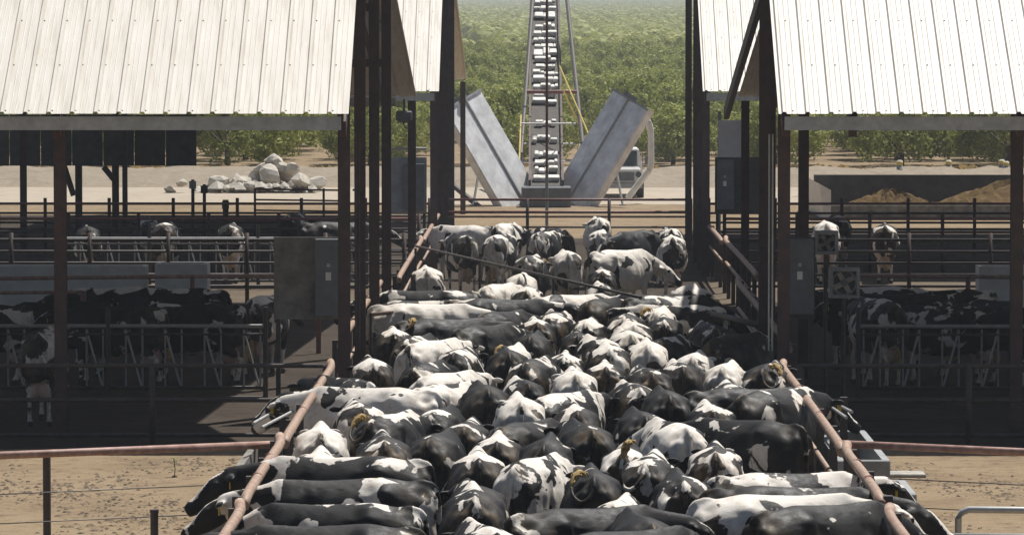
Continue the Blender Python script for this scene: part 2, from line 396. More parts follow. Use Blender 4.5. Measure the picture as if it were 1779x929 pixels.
def roof_material():
    m, nt, b = mat('white_roof_sheet'); tc = N(nt, 'ShaderNodeTexCoord'); P = tc.outputs['Object']
    mp = N(nt, 'ShaderNodeMapping'); mp.inputs['Scale'].default_value = (5, .35, .35); nt.links.new(P, mp.inputs[0])
    streak = noise(nt, mp.outputs[0], 2.2, 5, .65)
    c = ramp(nt, streak, [(.26, (.48, .42, .34)), (.50, (.65, .61, .54)), (.75, (.72, .695, .65))])
    big = noise(nt, P, .7, 3, .5)
    c = mixc(nt, ramp(nt, big, [(.45, 0.0), (.7, .35)]), c, (.56, .51, .44))
    v = N(nt, 'ShaderNodeTexVoronoi'); v.inputs['Scale'].default_value = 3.3; nt.links.new(P, v.inputs['Vector'])
    dens = ramp(nt, noise(nt, P, 1.3, 3, .6), [(.48, 0.0), (.72, .085)])
    spot = mth(nt, 'LESS_THAN', v.outputs['Distance'], dens)
    c = mixc(nt, mth(nt, 'MULTIPLY', spot, .85), c, (.05, .04, .035))
    nt.links.new(c, b.inputs['Base Color']); b.inputs['Roughness'].default_value = .5
    return m
M['roof'] = roof_material()
def leaf_material():
    m, nt, b = mat('orchard_leaf'); oi = N(nt, 'ShaderNodeObjectInfo'); ge = N(nt, 'ShaderNodeNewGeometry'); tc = N(nt, 'ShaderNodeTexCoord')
    f = mth(nt, 'ADD', mth(nt, 'MULTIPLY', noise(nt, tc.outputs['Object'], 1.1, 3, .6), .7), mth(nt, 'MULTIPLY', ge.outputs['Random Per Island'], .4))
    c = ramp(nt, f, [(.25, (.17, .195, .05)), (.55, (.34, .36, .10)), (.8, (.52, .52, .21))])
    c = mixc(nt, mth(nt, 'MULTIPLY', oi.outputs['Random'], .3), c, (.12, .14, .035))
    nt.links.new(c, b.inputs['Base Color']); b.inputs['Roughness'].default_value = .7; b.inputs['Specular IOR Level'].default_value = .2
    tr = N(nt, 'ShaderNodeBsdfTranslucent'); nt.links.new(mixc(nt, .5, c, (.30, .36, .05)), tr.inputs[0])
    mx = N(nt, 'ShaderNodeMixShader'); mx.inputs[0].default_value = .28
    nt.links.new(b.outputs[0], mx.inputs[1]); nt.links.new(tr.outputs[0], mx.inputs[2])
    nt.links.new(mx.outputs[0], nt.nodes['Material Output'].inputs[0])
    return m
M['leaf'] = leaf_material()
coat = coat_material()

# ---------------------------------------------------------------- ground
ORCH = 206.0
def gz(Y): return 0.0 if Y < ORCH else .011*(Y - ORCH)
def sheet(name, poly, z, mt, kind='structure'):
    me = bpy.data.meshes.new(name); me.from_pydata([(x, y, z) for x, y in poly], [], [tuple(range(len(poly)))]); me.materials.append(mt)
    return tag(link(name, me), kind=kind)
ys = [-40, 0, 40, 80, 120, 160, 180, 196, 206, 240, 320, 440, 600, 840, 1200, 1800, 2600, 3800, 5200]; xs = [-1500, -600, -200, -80, -40, -20, 0, 20, 40, 80, 200, 600, 1500]
V = [(x, y, gz(y)) for y in ys for x in xs]; nx = len(xs)
F = [(j*nx+i, j*nx+i+1, (j+1)*nx+i+1, (j+1)*nx+i) for j in range(len(ys)-1) for i in range(nx-1)]
me = bpy.data.meshes.new('ground'); me.from_pydata(V, [], F); me.materials.append(M['dirt']); tag(link('ground', me), kind='structure')
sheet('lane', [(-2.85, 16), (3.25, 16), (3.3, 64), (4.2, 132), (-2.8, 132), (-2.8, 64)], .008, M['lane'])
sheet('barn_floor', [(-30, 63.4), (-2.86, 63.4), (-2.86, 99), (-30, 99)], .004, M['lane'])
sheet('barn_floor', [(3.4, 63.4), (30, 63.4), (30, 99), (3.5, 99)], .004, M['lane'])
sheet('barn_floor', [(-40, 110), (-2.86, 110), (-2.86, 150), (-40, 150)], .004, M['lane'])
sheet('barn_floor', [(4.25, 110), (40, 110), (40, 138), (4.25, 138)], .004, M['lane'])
sheet('cattle_alley', [(-40, 99.01), (-2.86, 99.01), (-2.86, 109.99), (-40, 109.99)], .004, M['alley'])
sheet('cattle_alley', [(3.5, 99.01), (40, 99.01), (40, 109.99), (4.0, 109.99)], .004, M['alley'])
sheet('farm_road', [(-300, 160), (300, 160), (300, 179), (-300, 179)], .004, M['road'])
# a low bank of broken ground along the road
rng = random.Random(3)
bm = bmesh.new(); rows = []
for j in range(9):
    rows.append([bm.verts.new((-60 + i*.6, 179.5 + j*2.6, max(0.006, .42*math.sin(math.pi*(j+.01)/8.2) + rng.uniform(-.08, .10)) if 0 < j < 8 else -.01)) for i in range(201)])
for a, c in zip(rows, rows[1:]):
    for i in range(200): bm.faces.new((a[i], a[i+1], c[i+1], c[i]))
me = bpy.data.meshes.new('earth_bank'); bm.to_mesh(me); bm.free(); me.materials.append(M['bank']); tag(link('earth_bank', me), kind='structure')
# dry orange weeds at the orchard edge and clods on the yards: too many to count
def scatter(name, n, fn, mt, r0, r1, flat, label, cat):
    base = [(1, 0, 0), (.3, .95, 0), (-.8, .6, 0), (-.8, -.6, 0), (.3, -.95, 0), (0, 0, 1), (.5, .2, .7), (-.3, -.4, .8)]
    tri = [(0, 1, 6), (1, 5, 6), (1, 2, 5), (2, 3, 7), (2, 7, 5), (3, 4, 7), (4, 0, 6), (4, 6, 7), (6, 5, 7)]
    vs, fs = [], []
    for k in range(n):
        x, y, z = fn()
        if name == 'dirt_clods' and math.sin(x*2.1 + 1.3*math.sin(y*.9)) + math.sin(y*.8 + x) + rng.uniform(-1.3, 1.3) < 0: continue
        r = r0 + (r1 - r0)*rng.random()**2.5; a = rng.uniform(0, 6.28); ca, sa = math.cos(a), math.sin(a); sx = r*rng.uniform(.8, 1.5); o = len(vs)
        for (u, v, w) in base:
            u = u*sx*rng.uniform(.75, 1.2); v = v*r*rng.uniform(.75, 1.2); vs.append((x + ca*u - sa*v, y + sa*u + ca*v, z + w*r*flat*rng.uniform(.7, 1.2)))
        fs += [(p + o, q + o, s + o) for p, q, s in tri]
    me = bpy.data.meshes.new(name); me.from_pydata(vs, [], fs); me.materials.append(mt)
    return tag(link(name, me), label, cat, kind='stuff')
scatter('dirt_clods', 16000, lambda: ((rng.uniform(-7.2, -3.1) if rng.random() < .55 else rng.uniform(3.5, 7.6)), 43 + 19*rng.random()**.9, .0), M['clod'], .005, .045, .55, 'small dark dirt clods strewn over the dry yards', 'dirt')
scatter('dry_weeds', 1500, lambda: (rng.uniform(-40, 40), 201.5 + rng.gauss(0, .8), .0), M['weed'], .10, .36, .9, 'orange dry weeds along the orchard edge', 'weeds')

# ---------------------------------------------------------------- barns
RIBW = .328
def panel_mesh(name, length, mt, n=3):
    """corrugated sheet lying in its own XY plane: x across, y up the slope"""
    prof = []
    for k in range(n):
        x = k*RIBW
        prof += [(x, 0), (x+.040, 0), (x+.062, .034), (x+.098, .034), (x+.120, 0), (x+.182, 0), (x+.188, .005), (x+.196, 0), (x+.255, 0), (x+.261, .005), (x+.269, 0)]
    prof.append((n*RIBW + .02, 0))
    bm = bmesh.new(); t = .004; K = 3
    grid = [[[bm.verts.new((x, length*j/K, z - d)) for x, z in prof] for j in range(K+1)] for d in (0, t)]
    for d in (0, 1):
        for j in range(K):
            a, c = grid[d][j], grid[d][j+1]
            for i in range(len(prof)-1):
                f = (a[i], a[i+1], c[i+1], c[i]); bm.faces.new(f if d == 0 else f[::-1])
    for j, flip in ((0, False), (K, True)):
        a, c = grid[0][j], grid[1][j]
        for i in range(len(prof)-1):
            f = (c[i], c[i+1], a[i+1], a[i]); bm.faces.new(f[::-1] if flip else f)
    for j in range(K):
        for i, flip in ((0, True), (-1, False)):
            f = (grid[0][j][i], grid[1][j][i], grid[1][j+1][i], grid[0][j+1][i]); bm.faces.new(f[::-1] if flip else f)
    me = bpy.data.meshes.new(name); bm.to_mesh(me); bm.free(); me.materials.append(mt); return me
def hpost(name, x, y, z0, z1, mt, parent, w=.17):
    mb = MB(); mb.box((x, y - w/2 + .008, (z0+z1)/2), (w, .016, z1-z0)); mb.box((x, y + w/2 - .008, (z0+z1)/2), (w, .016, z1-z0)); mb.box((x, y, (z0+z1)/2), (.014, w - .034, z1-z0))
    return mb.build(name, mt, parent)
def barn(label, xe, sgn, eY, eZ, rY, rZ, fY, fZ, npan, posts, far_edge=None, group='white roofed barns beside the cattle lane'):
    """xe: gable edge X nearest the lane, barn runs away from the lane (sgn = -1 left, +1 right)"""
    root = empty('barn', (xe, eY, 0), label, 'barn', group)
    W = 3*RIBW
    def loc(p): return Vector(p) - Vector((xe, eY, 0))
    for (y0, z0, y1, z1, edge) in ((eY, eZ, rY, rZ, xe), (fY, fZ, rY, rZ, far_edge if far_edge is not None else xe)):
        d = Vector((0, y1-y0, z1-z0)); L = d.length
        me = panel_mesh('roof_panel', L, M['roof'])
        yax = d.normalized(); xax = Vector((1, 0, 0)) if y1 > y0 else Vector((-1, 0, 0)); zax = xax.cross(yax)
        R = Matrix((xax, yax, zax)).transposed().to_4x4()
        for k in range(npan):
            if sgn < 0: x = edge - (k+1)*W if y1 > y0 else edge - k*W
            else: x = edge + k*W if y1 > y0 else edge + (k+1)*W
            o = link('roof_panel', me, root); o.matrix_local = Matrix.Translation(loc((x, y0, z0)) + zax*(.003 if k % 2 else 0)) @ R
        if y1 > y0:                                 # screws in rows across the near slope
            bm = bmesh.new(); nr = 8
            for j in range(nr):
                t = .08 + j*1.22
                if t > L: break
                for k in range(npan*3):
                    x = edge + sgn*((k + .62)*RIBW); p = loc((x, y0, z0)) + yax*t + zax*.004
                    bmesh.ops.create_cone(bm, cap_ends=True, segments=6, radius1=.013, radius2=.009, depth=.012, matrix=Matrix.Translation(p) @ R)
            ms = bpy.data.meshes.new('screws'); bm.to_mesh(ms); bm.free(); ms.materials.append(M['cab'])
            tag(link('roof_screws', ms, root), kind='stuff')
    xo = xe + sgn*npan*W
    # eave channels, purlins, ridge cap and end rafters
    mid = (xe + sgn*.06 + xo)/2; ln = abs(xo - xe) - .12
    MB().box(loc((mid, eY + .10, eZ - .135)), (ln, .07, .19)).build('eave_channel', M['galv'], root)
    fe = far_edge if far_edge is not None else xe
    MB().box(loc(((fe + sgn*.3 + xo)/2, fY - .10, fZ - .12)), (abs(xo - fe) - .6, .07, .19)).build('eave_channel', M['galv'], root)
    for t in (.2, .45, .7, .93):
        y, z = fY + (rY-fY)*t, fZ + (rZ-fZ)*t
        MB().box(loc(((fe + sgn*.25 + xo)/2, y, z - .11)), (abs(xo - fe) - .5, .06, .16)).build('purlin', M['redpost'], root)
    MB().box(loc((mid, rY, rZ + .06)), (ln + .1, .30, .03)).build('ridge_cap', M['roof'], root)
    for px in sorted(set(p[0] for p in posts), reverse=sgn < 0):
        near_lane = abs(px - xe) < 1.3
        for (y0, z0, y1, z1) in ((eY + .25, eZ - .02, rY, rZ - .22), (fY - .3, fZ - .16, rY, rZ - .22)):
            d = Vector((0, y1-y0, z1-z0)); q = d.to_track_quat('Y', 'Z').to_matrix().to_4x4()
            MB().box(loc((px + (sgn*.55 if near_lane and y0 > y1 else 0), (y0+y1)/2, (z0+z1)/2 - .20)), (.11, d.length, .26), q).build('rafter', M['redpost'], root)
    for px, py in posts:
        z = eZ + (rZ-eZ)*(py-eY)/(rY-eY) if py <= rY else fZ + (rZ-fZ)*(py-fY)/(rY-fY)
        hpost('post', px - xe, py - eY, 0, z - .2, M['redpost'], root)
    return root
PY = lambda x, ys: [(x, y) for y in ys]
bl1 = barn('white corrugated barn roof filling the upper left, nearest the camera', -2.74, -1, 64.5, 4.61, 71.3, 8.75, 100, 4.44, 12,
     PY(-2.82, (65.3, 71.0, 77.0, 83.0, 99.2)) + PY(-6.85, (65.3,)) + PY(-12.4, (65.3, 77, 99.2)))
br1 = barn('white corrugated barn roof filling the upper right, nearest the camera', 3.30, 1, 64.5, 4.61, 71.3, 8.75, 100, 4.44, 12,
     PY(3.42, (65.3, 71)) + PY(4.36, (77, 88, 99.2)) + PY(6.72, (65.3,)) + PY(12.4, (65.3, 77, 99.2)), far_edge=4.26)
bl2 = barn('narrow strip of white roof behind the big barn roof on the left', -2.50, -1, 110, 4.45, 118, 9.2, 152, 4.4, 12,
     PY(-2.62, (110.6, 117.5, 124, 132, 151)) + PY(-14.0, (110.6, 124, 151)))
br2 = barn('narrow strip of white roof behind the big barn roof on the right', 3.82, 1, 110, 4.45, 118, 9.2, 137, 4.4, 12,
     PY(3.92, (110.6, 114, 117.5, 124)) + PY(15, (110.6, 124, 136)), far_edge=4.9)
# printed maker's lettering under the overhanging sheet
def lettering(parent, world, txt, size):
    cu = bpy.data.curves.new('printed_lettering', 'FONT'); cu.body = txt; cu.size = size; cu.extrude = .002; cu.materials.append(M['cab'])
    o = bpy.data.objects.new('printed_lettering', cu); COL.objects.link(o); dg = bpy.context.evaluated_depsgraph_get()
    tm = bpy.data.meshes.new_from_object(o.evaluated_get(dg)); bpy.data.objects.remove(o); tm.materials.clear(); tm.materials.append(M['cab'])
    o = link('printed_lettering', tm, parent)
    d = Vector((0, 28.7, -4.23)).normalized(); n = Vector((0, -d.z*-1, d.y*-1)).normalized(); n = Vector((0, d.z, -d.y))
    up = n.cross(d); o.matrix_local = Matrix.Translation(Vector(world) - parent.location) @ Matrix((d, up, n)).transposed().to_4x4() @ Matrix.Diagonal((2.2, 1, 1, 1))
y_ = 88.6; lettering(bl1, (-3.22, y_, 4.42 + (100-y_)*.1474 - .045), 'Arro', .36)

# electric floodlight and cables under the far eave
fl = empty('floodlight', (-2.95, 98.0, 4.05), 'dark floodlight with looped cable hanging from the left barn eave', 'light')
MB().box((0, 0, 0), (.34, .22, .22)).bevel(.03).build('housing', M['cab'], fl)
MB().box((0, -.02, -.13), (.28, .18, .03)).build('lens', M['glass'], fl)
MB().path([(.1 + .12*math.sin(a), 0, -.16 - .13*math.cos(a) + .02) for a in [i*.5 for i in range(13)]], .014).build('cable', M['black'], fl)
MB().tube((0, 0, .1), (0, 0, .36), .025).build('bracket', M['cab'], fl)

# thin conduits beside the front posts
for sx, xs_, lab in ((-1, (-2.68, -2.63), 'thin dark conduit beside the front post of the left barn'), (1, (3.24, 3.29), 'thin pale conduit beside the front post of the right barn')):
    c = empty('conduit', (xs_[0], 65.9, 0), lab, 'conduit')
    for x in xs_: MB().tube((x - xs_[0], 0, 1.2), (x - xs_[0], 0, 4.3), .014, 6).build('tube', M['darkpipe'] if sx < 0 else M['galv'], c)
    for z in (1.9, 2.7, 3.5): MB().box((.025, .03, z), (.14, .02, .03)).build('clip', M['darkpipe'], c)

# ---------------------------------------------------------------- fences
def fence(name, label, cat, a, b_, rails, npost, pmat, posth, pr=.045, group=None, ext=0, skip=()):
    a, b_ = Vector(a), Vector(b_); root = empty(name, a, label, cat, group); d = b_ - a
    for z, r, mt in rails:
        MB().tube((0, 0, z), d + Vector((0, 0, z)), r, 10).build('rail', mt, root, True)
    for i in range(npost):
        p = d*(i/(npost-1) if npost > 1 else 0)
        if i in skip: continue
        MB().tube(p, p + Vector((0, 0, posth)), pr, 8).build('post', pmat, root, True)
    return root
def lane_fence(label, X, ysegs, sgn):
    """stepped pipe fence along the lane: a fat neck rail in sections with bent ends, a lower rail, posts"""
    root = empty('pipe_fence', (X, ysegs[0][0], 0), label, 'fence')
    for (y0, y1, z) in ysegs:
        o = Vector((X, ysegs[0][0], 0))
        pts = [Vector((X, y0, z - .06)), Vector((X, y0 + .25, z - .015)), Vector((X, y0 + .7, z)), Vector((X, (y0+y1)/2, z + .01)), Vector((X, y1 - .7, z)), Vector((X - sgn*.0, y1 - .25, z + .015)), Vector((X + sgn*.02, y1, z + .06))]
        MB().path([p - o for p in pts], .052, 10).build('neck_rail', M['tanpipe'], root, True)
        for t in (.33, .67):
            p = pts[0].lerp(pts[-1], t); p.z = z + .005
            MB().tube(p - o - Vector((0, .03, 0)), p - o + Vector((0, .03, 0)), .06, 10).build('weld_collar', M['redpipe'], root)
        MB().tube(Vector((X + sgn*.02, y0, z - .48)) - o, Vector((X + sgn*.02, y1, z - .48)) - o, .034, 8).build('lower_rail', M['tanpipe'], root, True)
        n = max(1, round((y1-y0)/2.4))
        for i in range(n + 1):
            y = y0 + .12 + (y1-y0-.24)*i/n
            MB().box(Vector((X + sgn*.075, y, (z+.02)/2)) - o, (.085, .10, z + .02)).build('post', M['darkpipe'], root)
    return root
lane_fence('fat tan neck rail on dark posts along the near left of the herd', -2.82, [(28, 43.0, 1.24), (43.3, 49.6, 1.30), (50.2, 61.5, 1.28)], -1)
lane_fence('fat pinkish neck rail on dark posts along the near right of the herd', 3.2, [(28, 42.6, 1.24), (43.4, 48.6, 1.30), (49.2, 61.5, 1.28)], 1)
lane_fence('bent pipe fence along the lane under the left barn', -2.92, [(66.2, 83.0, 1.3)], -1)
lane_fence('bent pipe fence along the lane beyond the left barn', -2.66, [(85, 101, 1.28), (103, 118, 1.22)], -1)
lane_fence('bent pipe fence along the lane beyond the right barn', 4.0, [(86, 101, 1.28), (103, 118, 1.2)], 1)
lane_fence('dark pipe fence along the lane under the right barn', 3.55, [(66.2, 84, 1.25)], 1)
# short stub pipes sticking out beside the lane, left
for i, (px, py, L, lab) in enumerate(((640, 553, .35, 'short stub pipe beside the lane, just left of the white cow'), (650, 588, .3, 'second stub pipe below the white cow at the left lane fence'), (652, 612, .32, 'lowest stub pipe at the left lane fence'))):
    p = at(px, py, z=1.0); s = empty('stub_pipe', p, lab, 'pipe'); MB().tube((0, 0, 0), (L, .1, .02), .035, 10).build('tube', M['tanpipe'], s, True); MB().tube((0, 0, -.95), (0, 0, .1), .03, 8).build('upright', M['darkpipe'], s)
# the diagonal swing gate across the lane
ga, gb = Vector((-2.6, 94.0, 0)), Vector((1.62, 76.0, 0))
g = empty('swing_gate', ga, 'long dark pipe gate swung diagonally across the lane over the cows', 'gate'); d = gb - ga
MB().tube((0, 0, 1.46), d + Vector((0, 0, 1.40)), .026, 10).build('top_rail', M['darkpipe'], g, True)
MB().tube((0, 0, .55), d + Vector((0, 0, .5)), .028, 8).build('lower_rail', M['darkpipe'], g)
for t in (.0, .33, .66, .97): MB().tube(d*t + Vector((0, 0, .4)), d*t + Vector((0, 0, 1.42)), .026, 8).build('upright', M['darkpipe'], g)
s = empty('side_gate', (-2.75, 73.4, 0), 'short tan rail gate beside the white cow at the left fence', 'gate')
MB().tube((0, 0, 1.27), (1.05, 1.2, 1.33), .034, 10).build('rail', M['tanpipe'], s, True); MB().tube((0, 0, .5), (1.05, 1.2, .5), .028).build('rail', M['darkpipe'], s)
for t in (0, .5, 1): MB().tube((1.05*t, 1.2*t, .3), (1.05*t, 1.2*t, 1.29), .02).build('upright', M['darkpipe'], s)
p1, p2 = at(1238, 545, z=1.25), at(1325, 566, z=1.2)
s = empty('loose_pipe', p1, 'dark pipe sticking out of the shade at the right of the lane', 'pipe'); MB().tube((0, 0, 0), p2 - p1, .05, 10).build('tube', M['darkpipe'], s, True); MB().tube((p2-p1), (p2-p1) + Vector((0, 0, -1.2)), .04).build('upright', M['darkpipe'], s)
fence('end_fence', 'red pipe rails closing the far end of the lane', 'fence', (-2.72, 129, 0), (4.15, 129, 0), [(1.22, .035, M['redpipe']), (.87, .04, M['redpipe']), (.74, .03, M['pipe']), (.45, .03, M['darkpipe'])], 4, M['darkpipe'], 1.25)
# near yard fences
fence('yard_fence', 'pink top rail and wires fencing the dry yard at lower left', 'fence', at(492, 771, z=1.27) - Vector((0, 0, 1.27)), at(-260, 801, z=1.27) - Vector((0, 0, 1.27)), [(1.27, .042, M['pipe']), (.86, .006, M['wire']), (.55, .006, M['wire']), (.25, .006, M['wire'])], 3, M['darkpipe'], 1.27, .04, skip=(0, 1))
fence('yard_fence', 'pale pipe rail and wires fencing the dry yard at lower right', 'fence', at(1450, 770, z=1.27) - Vector((0, 0, 1.27)), at(2050, 797, z=1.27) - Vector((0, 0, 1.27)), [(1.27, .042, M['pipe']), (.92, .006, M['wire']), (.62, .006, M['wire'])], 3, M['darkpipe'], 1.27, .04, skip=(0, 1))
p = at(268, 886, z=.95); q = empty('short_post', (p.x, p.y, 0), 'short rusty post standing in the yard at lower left', 'post'); MB().tube((0, 0, 0), (0, 0, .93), .04, 8).build('shaft', M['darkpipe'], q); MB().tube((0, 0, .93), (0, 0, .96), .046, 8).build('cap', M['darkpipe'], q)
p = at(80, 788, z=1.25); q = empty('yard_post', (p.x, p.y + .06, 0), 'dark fence post under the pink rail at lower left', 'post'); MB().tube((0, 0, 0), (0, 0, 1.24), .042, 8).build('shaft', M['darkpipe'], q); MB().box((0, 0, .01), (.2, .2, .02)).build('base', M['dconcrete'], q)
a = at(1665, 888, z=.95); q = empty('corner_rail', (a.x, a.y, 0), 'grey pipe corner rail at the bottom right edge', 'rail')
MB().path([(0, 0, 0), (0, 0, .88), (.03, 0, .94), (.10, 0, .97), (3, -.3, .97)], .035, 8).build('bent_rail', M['galv'], q, True); MB().tube((-.75, -.9, .80), (3, -1.1, .80), .036, 8).build('rail', M['galv'], q, True)
MB().tube((1.6, -.1, 0), (1.6, -.1, .95), .03).build('post', M['darkpipe'], q)
# three-rail pen fences in front of the barns
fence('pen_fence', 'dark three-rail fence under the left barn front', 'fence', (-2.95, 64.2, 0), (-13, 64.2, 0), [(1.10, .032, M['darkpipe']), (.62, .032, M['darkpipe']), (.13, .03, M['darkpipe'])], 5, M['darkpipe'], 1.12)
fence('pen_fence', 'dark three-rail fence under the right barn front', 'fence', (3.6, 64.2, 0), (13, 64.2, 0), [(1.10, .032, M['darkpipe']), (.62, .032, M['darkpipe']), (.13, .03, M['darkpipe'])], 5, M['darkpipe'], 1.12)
def headlocks(label, x0, x1, Y):
    root = empty('headlock_row', (x0, Y, 0), label, 'stanchion'); L = x1 - x0
    for z, r in ((1.15, .03), (1.02, .02), (.18, .03), (.02, .028)): MB().tube((0, 0, z), (L, 0, z), r, 8).build('rail', M['galv'] if z > 1.1 else M['darkpipe'], root)
    n = int(abs(L)/.62); s = 1 if L > 0 else -1
    bar = MB().tube((0, 0, .18), (0, 0, 1.1), .017, 6).mesh('bar', M['grey']); swg = MB().tube((0, .02, .2), (s*.24, .02, 1.08), .017, 6).mesh('swing_bar', M['galv'])
    for i in range(n):
        link('bar', bar, root).location = (s*(.1 + i*.62), 0, 0); link('bar', bar, root).location = (s*(.36 + i*.62), 0, 0); link('swing_bar', swg, root).location = (s*(.12 + i*.62), 0, 0)
    for i in range(0, n, 4): MB().tube((s*(i*.62 + .02), .0, 0), (s*(i*.62 + .02), 0, 1.45), .04, 8).build('post', M['darkpipe'], root)
    return root
headlocks('row of grey headlock bars with slanted yokes in the left pen', -4.35, -13, 72.4)
headlocks('row of grey headlock bars in the dark right pen', 4.95, 13.5, 72.4)
headlocks('headlock bars lit from behind under the far left barn', -4.0, -11, 105)
fence('pen_fence', 'pink pipe rail running across the left pen', 'fence', (-4.05, 83, 0), (-13, 81, 0), [(1.42, .035, M['pipe']), (.9, .025, M['darkpipe'])], 5, M['redpipe'], 1.44)
fence('pen_fence', 'short second pink rail at the left edge of the left pen', 'fence', (-7.9, 79, 0), (-12.5, 78, 0), [(1.33, .03, M['pipe']), (.8, .025, M['darkpipe'])], 4, M['redpipe'], 1.35)
fence('pen_fence', 'pink pipe rail running across the right pen', 'fence', (5.5, 83, 0), (14, 81, 0), [(1.42, .035, M['pipe']), (.9, .025, M['darkpipe'])], 5, M['redpipe'], 1.44)
for Y in (99.5, 111.5, 122):
    for sx, X0, X1 in ((-1, -3.0, -20), (1, 4.4, 22)):
        fence('pen_fence', {88: 'dark crowded pipe fence deep', 99.5: 'low dark pipe fence at the back edge', 111.5: 'nearer dark pipe fence', 122: 'farther dark pipe fence'}[Y] + (' under the near ' if Y < 105 else ' under the far ') + ('left' if sx < 0 else 'right') + ' barn', 'fence', (X0, Y, 0), (X1, Y, 0),
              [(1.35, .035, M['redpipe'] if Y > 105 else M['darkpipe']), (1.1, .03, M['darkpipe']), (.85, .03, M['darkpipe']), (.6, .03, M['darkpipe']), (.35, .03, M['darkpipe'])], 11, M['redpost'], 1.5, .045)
g = empty('pipe_gate', Vector((at(443, 380, Y=131).x, 131, 0)), 'open barred pipe gate in front of the rock pile', 'gate'); 
for z in (.25, .55, .85, 1.15, 1.45): MB().tube((0, 0, z), (2.4, .2, z - .04), .026, 8).build('bar', M['redpipe'], g)
for x in (0, 1.95, 2.4): MB().tube((x, .08*x, 0), (x, .08*x, 1.47), .034).build('upright', M['darkpipe'], g)
for i, (px, py0, lab) in enumerate(((335, 312, 'tall dark latch post left of the pipe gate'), (355, 320, 'thin dark post next to the tall latch post'), (392, 347, 'thick stump post between the latch posts and gate'))):
    p = at(px, py0, Y=132); q = empty('latch_post', (p.x, 132, 0), lab, 'post'); MB().box((0, 0, p.z/2), (.16 if i == 2 else .09, .1, p.z)).build('shaft', M['darkpipe'], q)
    MB().box((0, -.06, p.z - .15), (.2, .03, .22)).build('plate', M['galv'] if i == 0 else M['darkpipe'], q)

# ---------------------------------------------------------------- water troughs, feed bunks, panels
def trough(name, label, c, L, W_, H_, mt, cat='trough'):
    root = empty(name, c, label, cat); t = .09
    for y in (-W_/2 + t/2, W_/2 - t/2): MB().box((0, y, H_/2), (L, t, H_)).bevel(.012).build('side_wall', mt, root)
    for x in (-L/2 + t/2, L/2 - t/2): MB().box((x, 0, H_/2 - .004), (t - .006, W_ - 2*t - .004, H_)).build('end_wall', mt, root)
    MB().box((0, 0, .09), (L - 2*t - .01, W_ - 2*t - .01, .05)).build('bottom', M['dconcrete'], root); return root
trough('water_trough', 'long pale concrete water trough in the left pen', (-10.0, 96.4, 0), 3.4, .8, .95, M['white'])
trough('water_trough', 'short pale concrete trough beside the long one in the left pen', (-7.55, 96.4, 0), 1.1, .8, 1.0, M['white'])
trough('water_trough', 'pale concrete water trough in the right pen', (10.2, 96.4, 0), 2.2, .8, .95, M['white'])
trough('feed_bunk', 'concrete feed bunk outside the left rail, beside the black head', (-3.32, 55.0, 0), .62, 4.6, .62, M['dconcrete'])
trough('feed_bunk', 'nearer concrete block bunk outside the left rail', (-3.30, 49.6, 0), .55, 1.8, .66, M['concrete'])
trough('feed_bunk', 'tall grey feed bunk outside the right rail', (3.70, 50.0, 0), .62, 1.6, .78, M['grey'])
trough('feed_bunk', 'farther grey feed bunk under the cow heads at right', (3.74, 55.6, 0), .62, 4.2, .75, M['grey'])
# slanted neck bars above the bunks
for lab, P in (('slanted neck bars sticking out over the left bunk', [(440, 735, 555, 670), (455, 742, 570, 682)]), ('slanted neck bars sticking out over the right bunk', [(1395, 672, 1480, 715), (1400, 676, 1470, 725)])):
    a0 = at(P[0][0], P[0][1], z=1.0); r_ = empty('neck_bars', a0, lab, 'rail')
    for (xa, ya, xb, yb) in P:
        A, B_ = at(xa, ya, z=1.02), at(xb, yb, z=1.18); MB().tube(A - a0, B_ - a0, .02, 8).build('bar', M['galv'], r_)
    e = at(492 if 'left' in lab else 1466, 690, z=1.25); MB().box(e - a0 + Vector((0, 0, -.62)), (.09, .09, 1.25)).build('upright', M['darkpipe'], r_)
# electric panels
def panel_board(label, x0, x1, Y, z0, z1, cabs, mt=None):
    root = empty('panel_board', ((x0+x1)/2, Y, 0), label, 'panel'); w = x1-x0; cx = (x0+x1)/2
    MB().box((0, 0, (z0+z1)/2), (w, .05, z1-z0)).build('board', mt or M['board'], root)
    for x in (-w/2 + .06, w/2 - .06): MB().box((x, .06, z1/2), (.07, .06, z1)).build('leg', M['darkpipe'], root)
    for (a, c, u, v) in cabs:
        cb = MB().box(((a+c)/2 - cx, -.12, (u+v)/2), (c-a, .18, v-u)).bevel(.01).build('cabinet', M['cab'], root)
        MB().box(((a+c)/2 - cx - .02, -.217, u + (v-u)*.52), (.08, .012, .12)).build('label_plate', M['white'], cb)
        MB().box(((a+c)/2 - cx - .02, -.222, u + (v-u)*.66), (.05, .02, .05)).build('handle', M['galv'], cb)
    return root
panel_board('pale panel board with dark electric cabinet beside the left barn post', -4.0, -2.95, 68.4, 1.5, 2.72, [(-3.38, -2.94, 1.55, 2.70)], M['dconcrete'])
panel_board('dark electric cabinet standing behind the right barn post', 3.60, 4.05, 68.4, 1.5, 2.72, [(3.64, 4.02, 1.58, 2.70)], M['tin'])
panel_board('grey board with dark electric cabinet in the far left posts', -3.80, -2.80, 111, 1.5, 2.85, [(-3.35, -2.85, 1.6, 2.70)], M['grey'])
panel_board('dark electric cabinet in the far right posts', 4.15, 5.3, 111, 1.5, 2.85, [(4.2, 4.6, 1.6, 2.80)], M['tin'])
r_ = empty('cable_hoop', (-3.7, 111, 2.85), 'pale bent conduit hoop above the far left panel', 'conduit'); MB().path([(0, 0, 0), (.0, 0, .12), (.08, 0, .2), (.5, 0, .21), (.9, 0, .21)], .03).build('tube', M['galv'], r_)
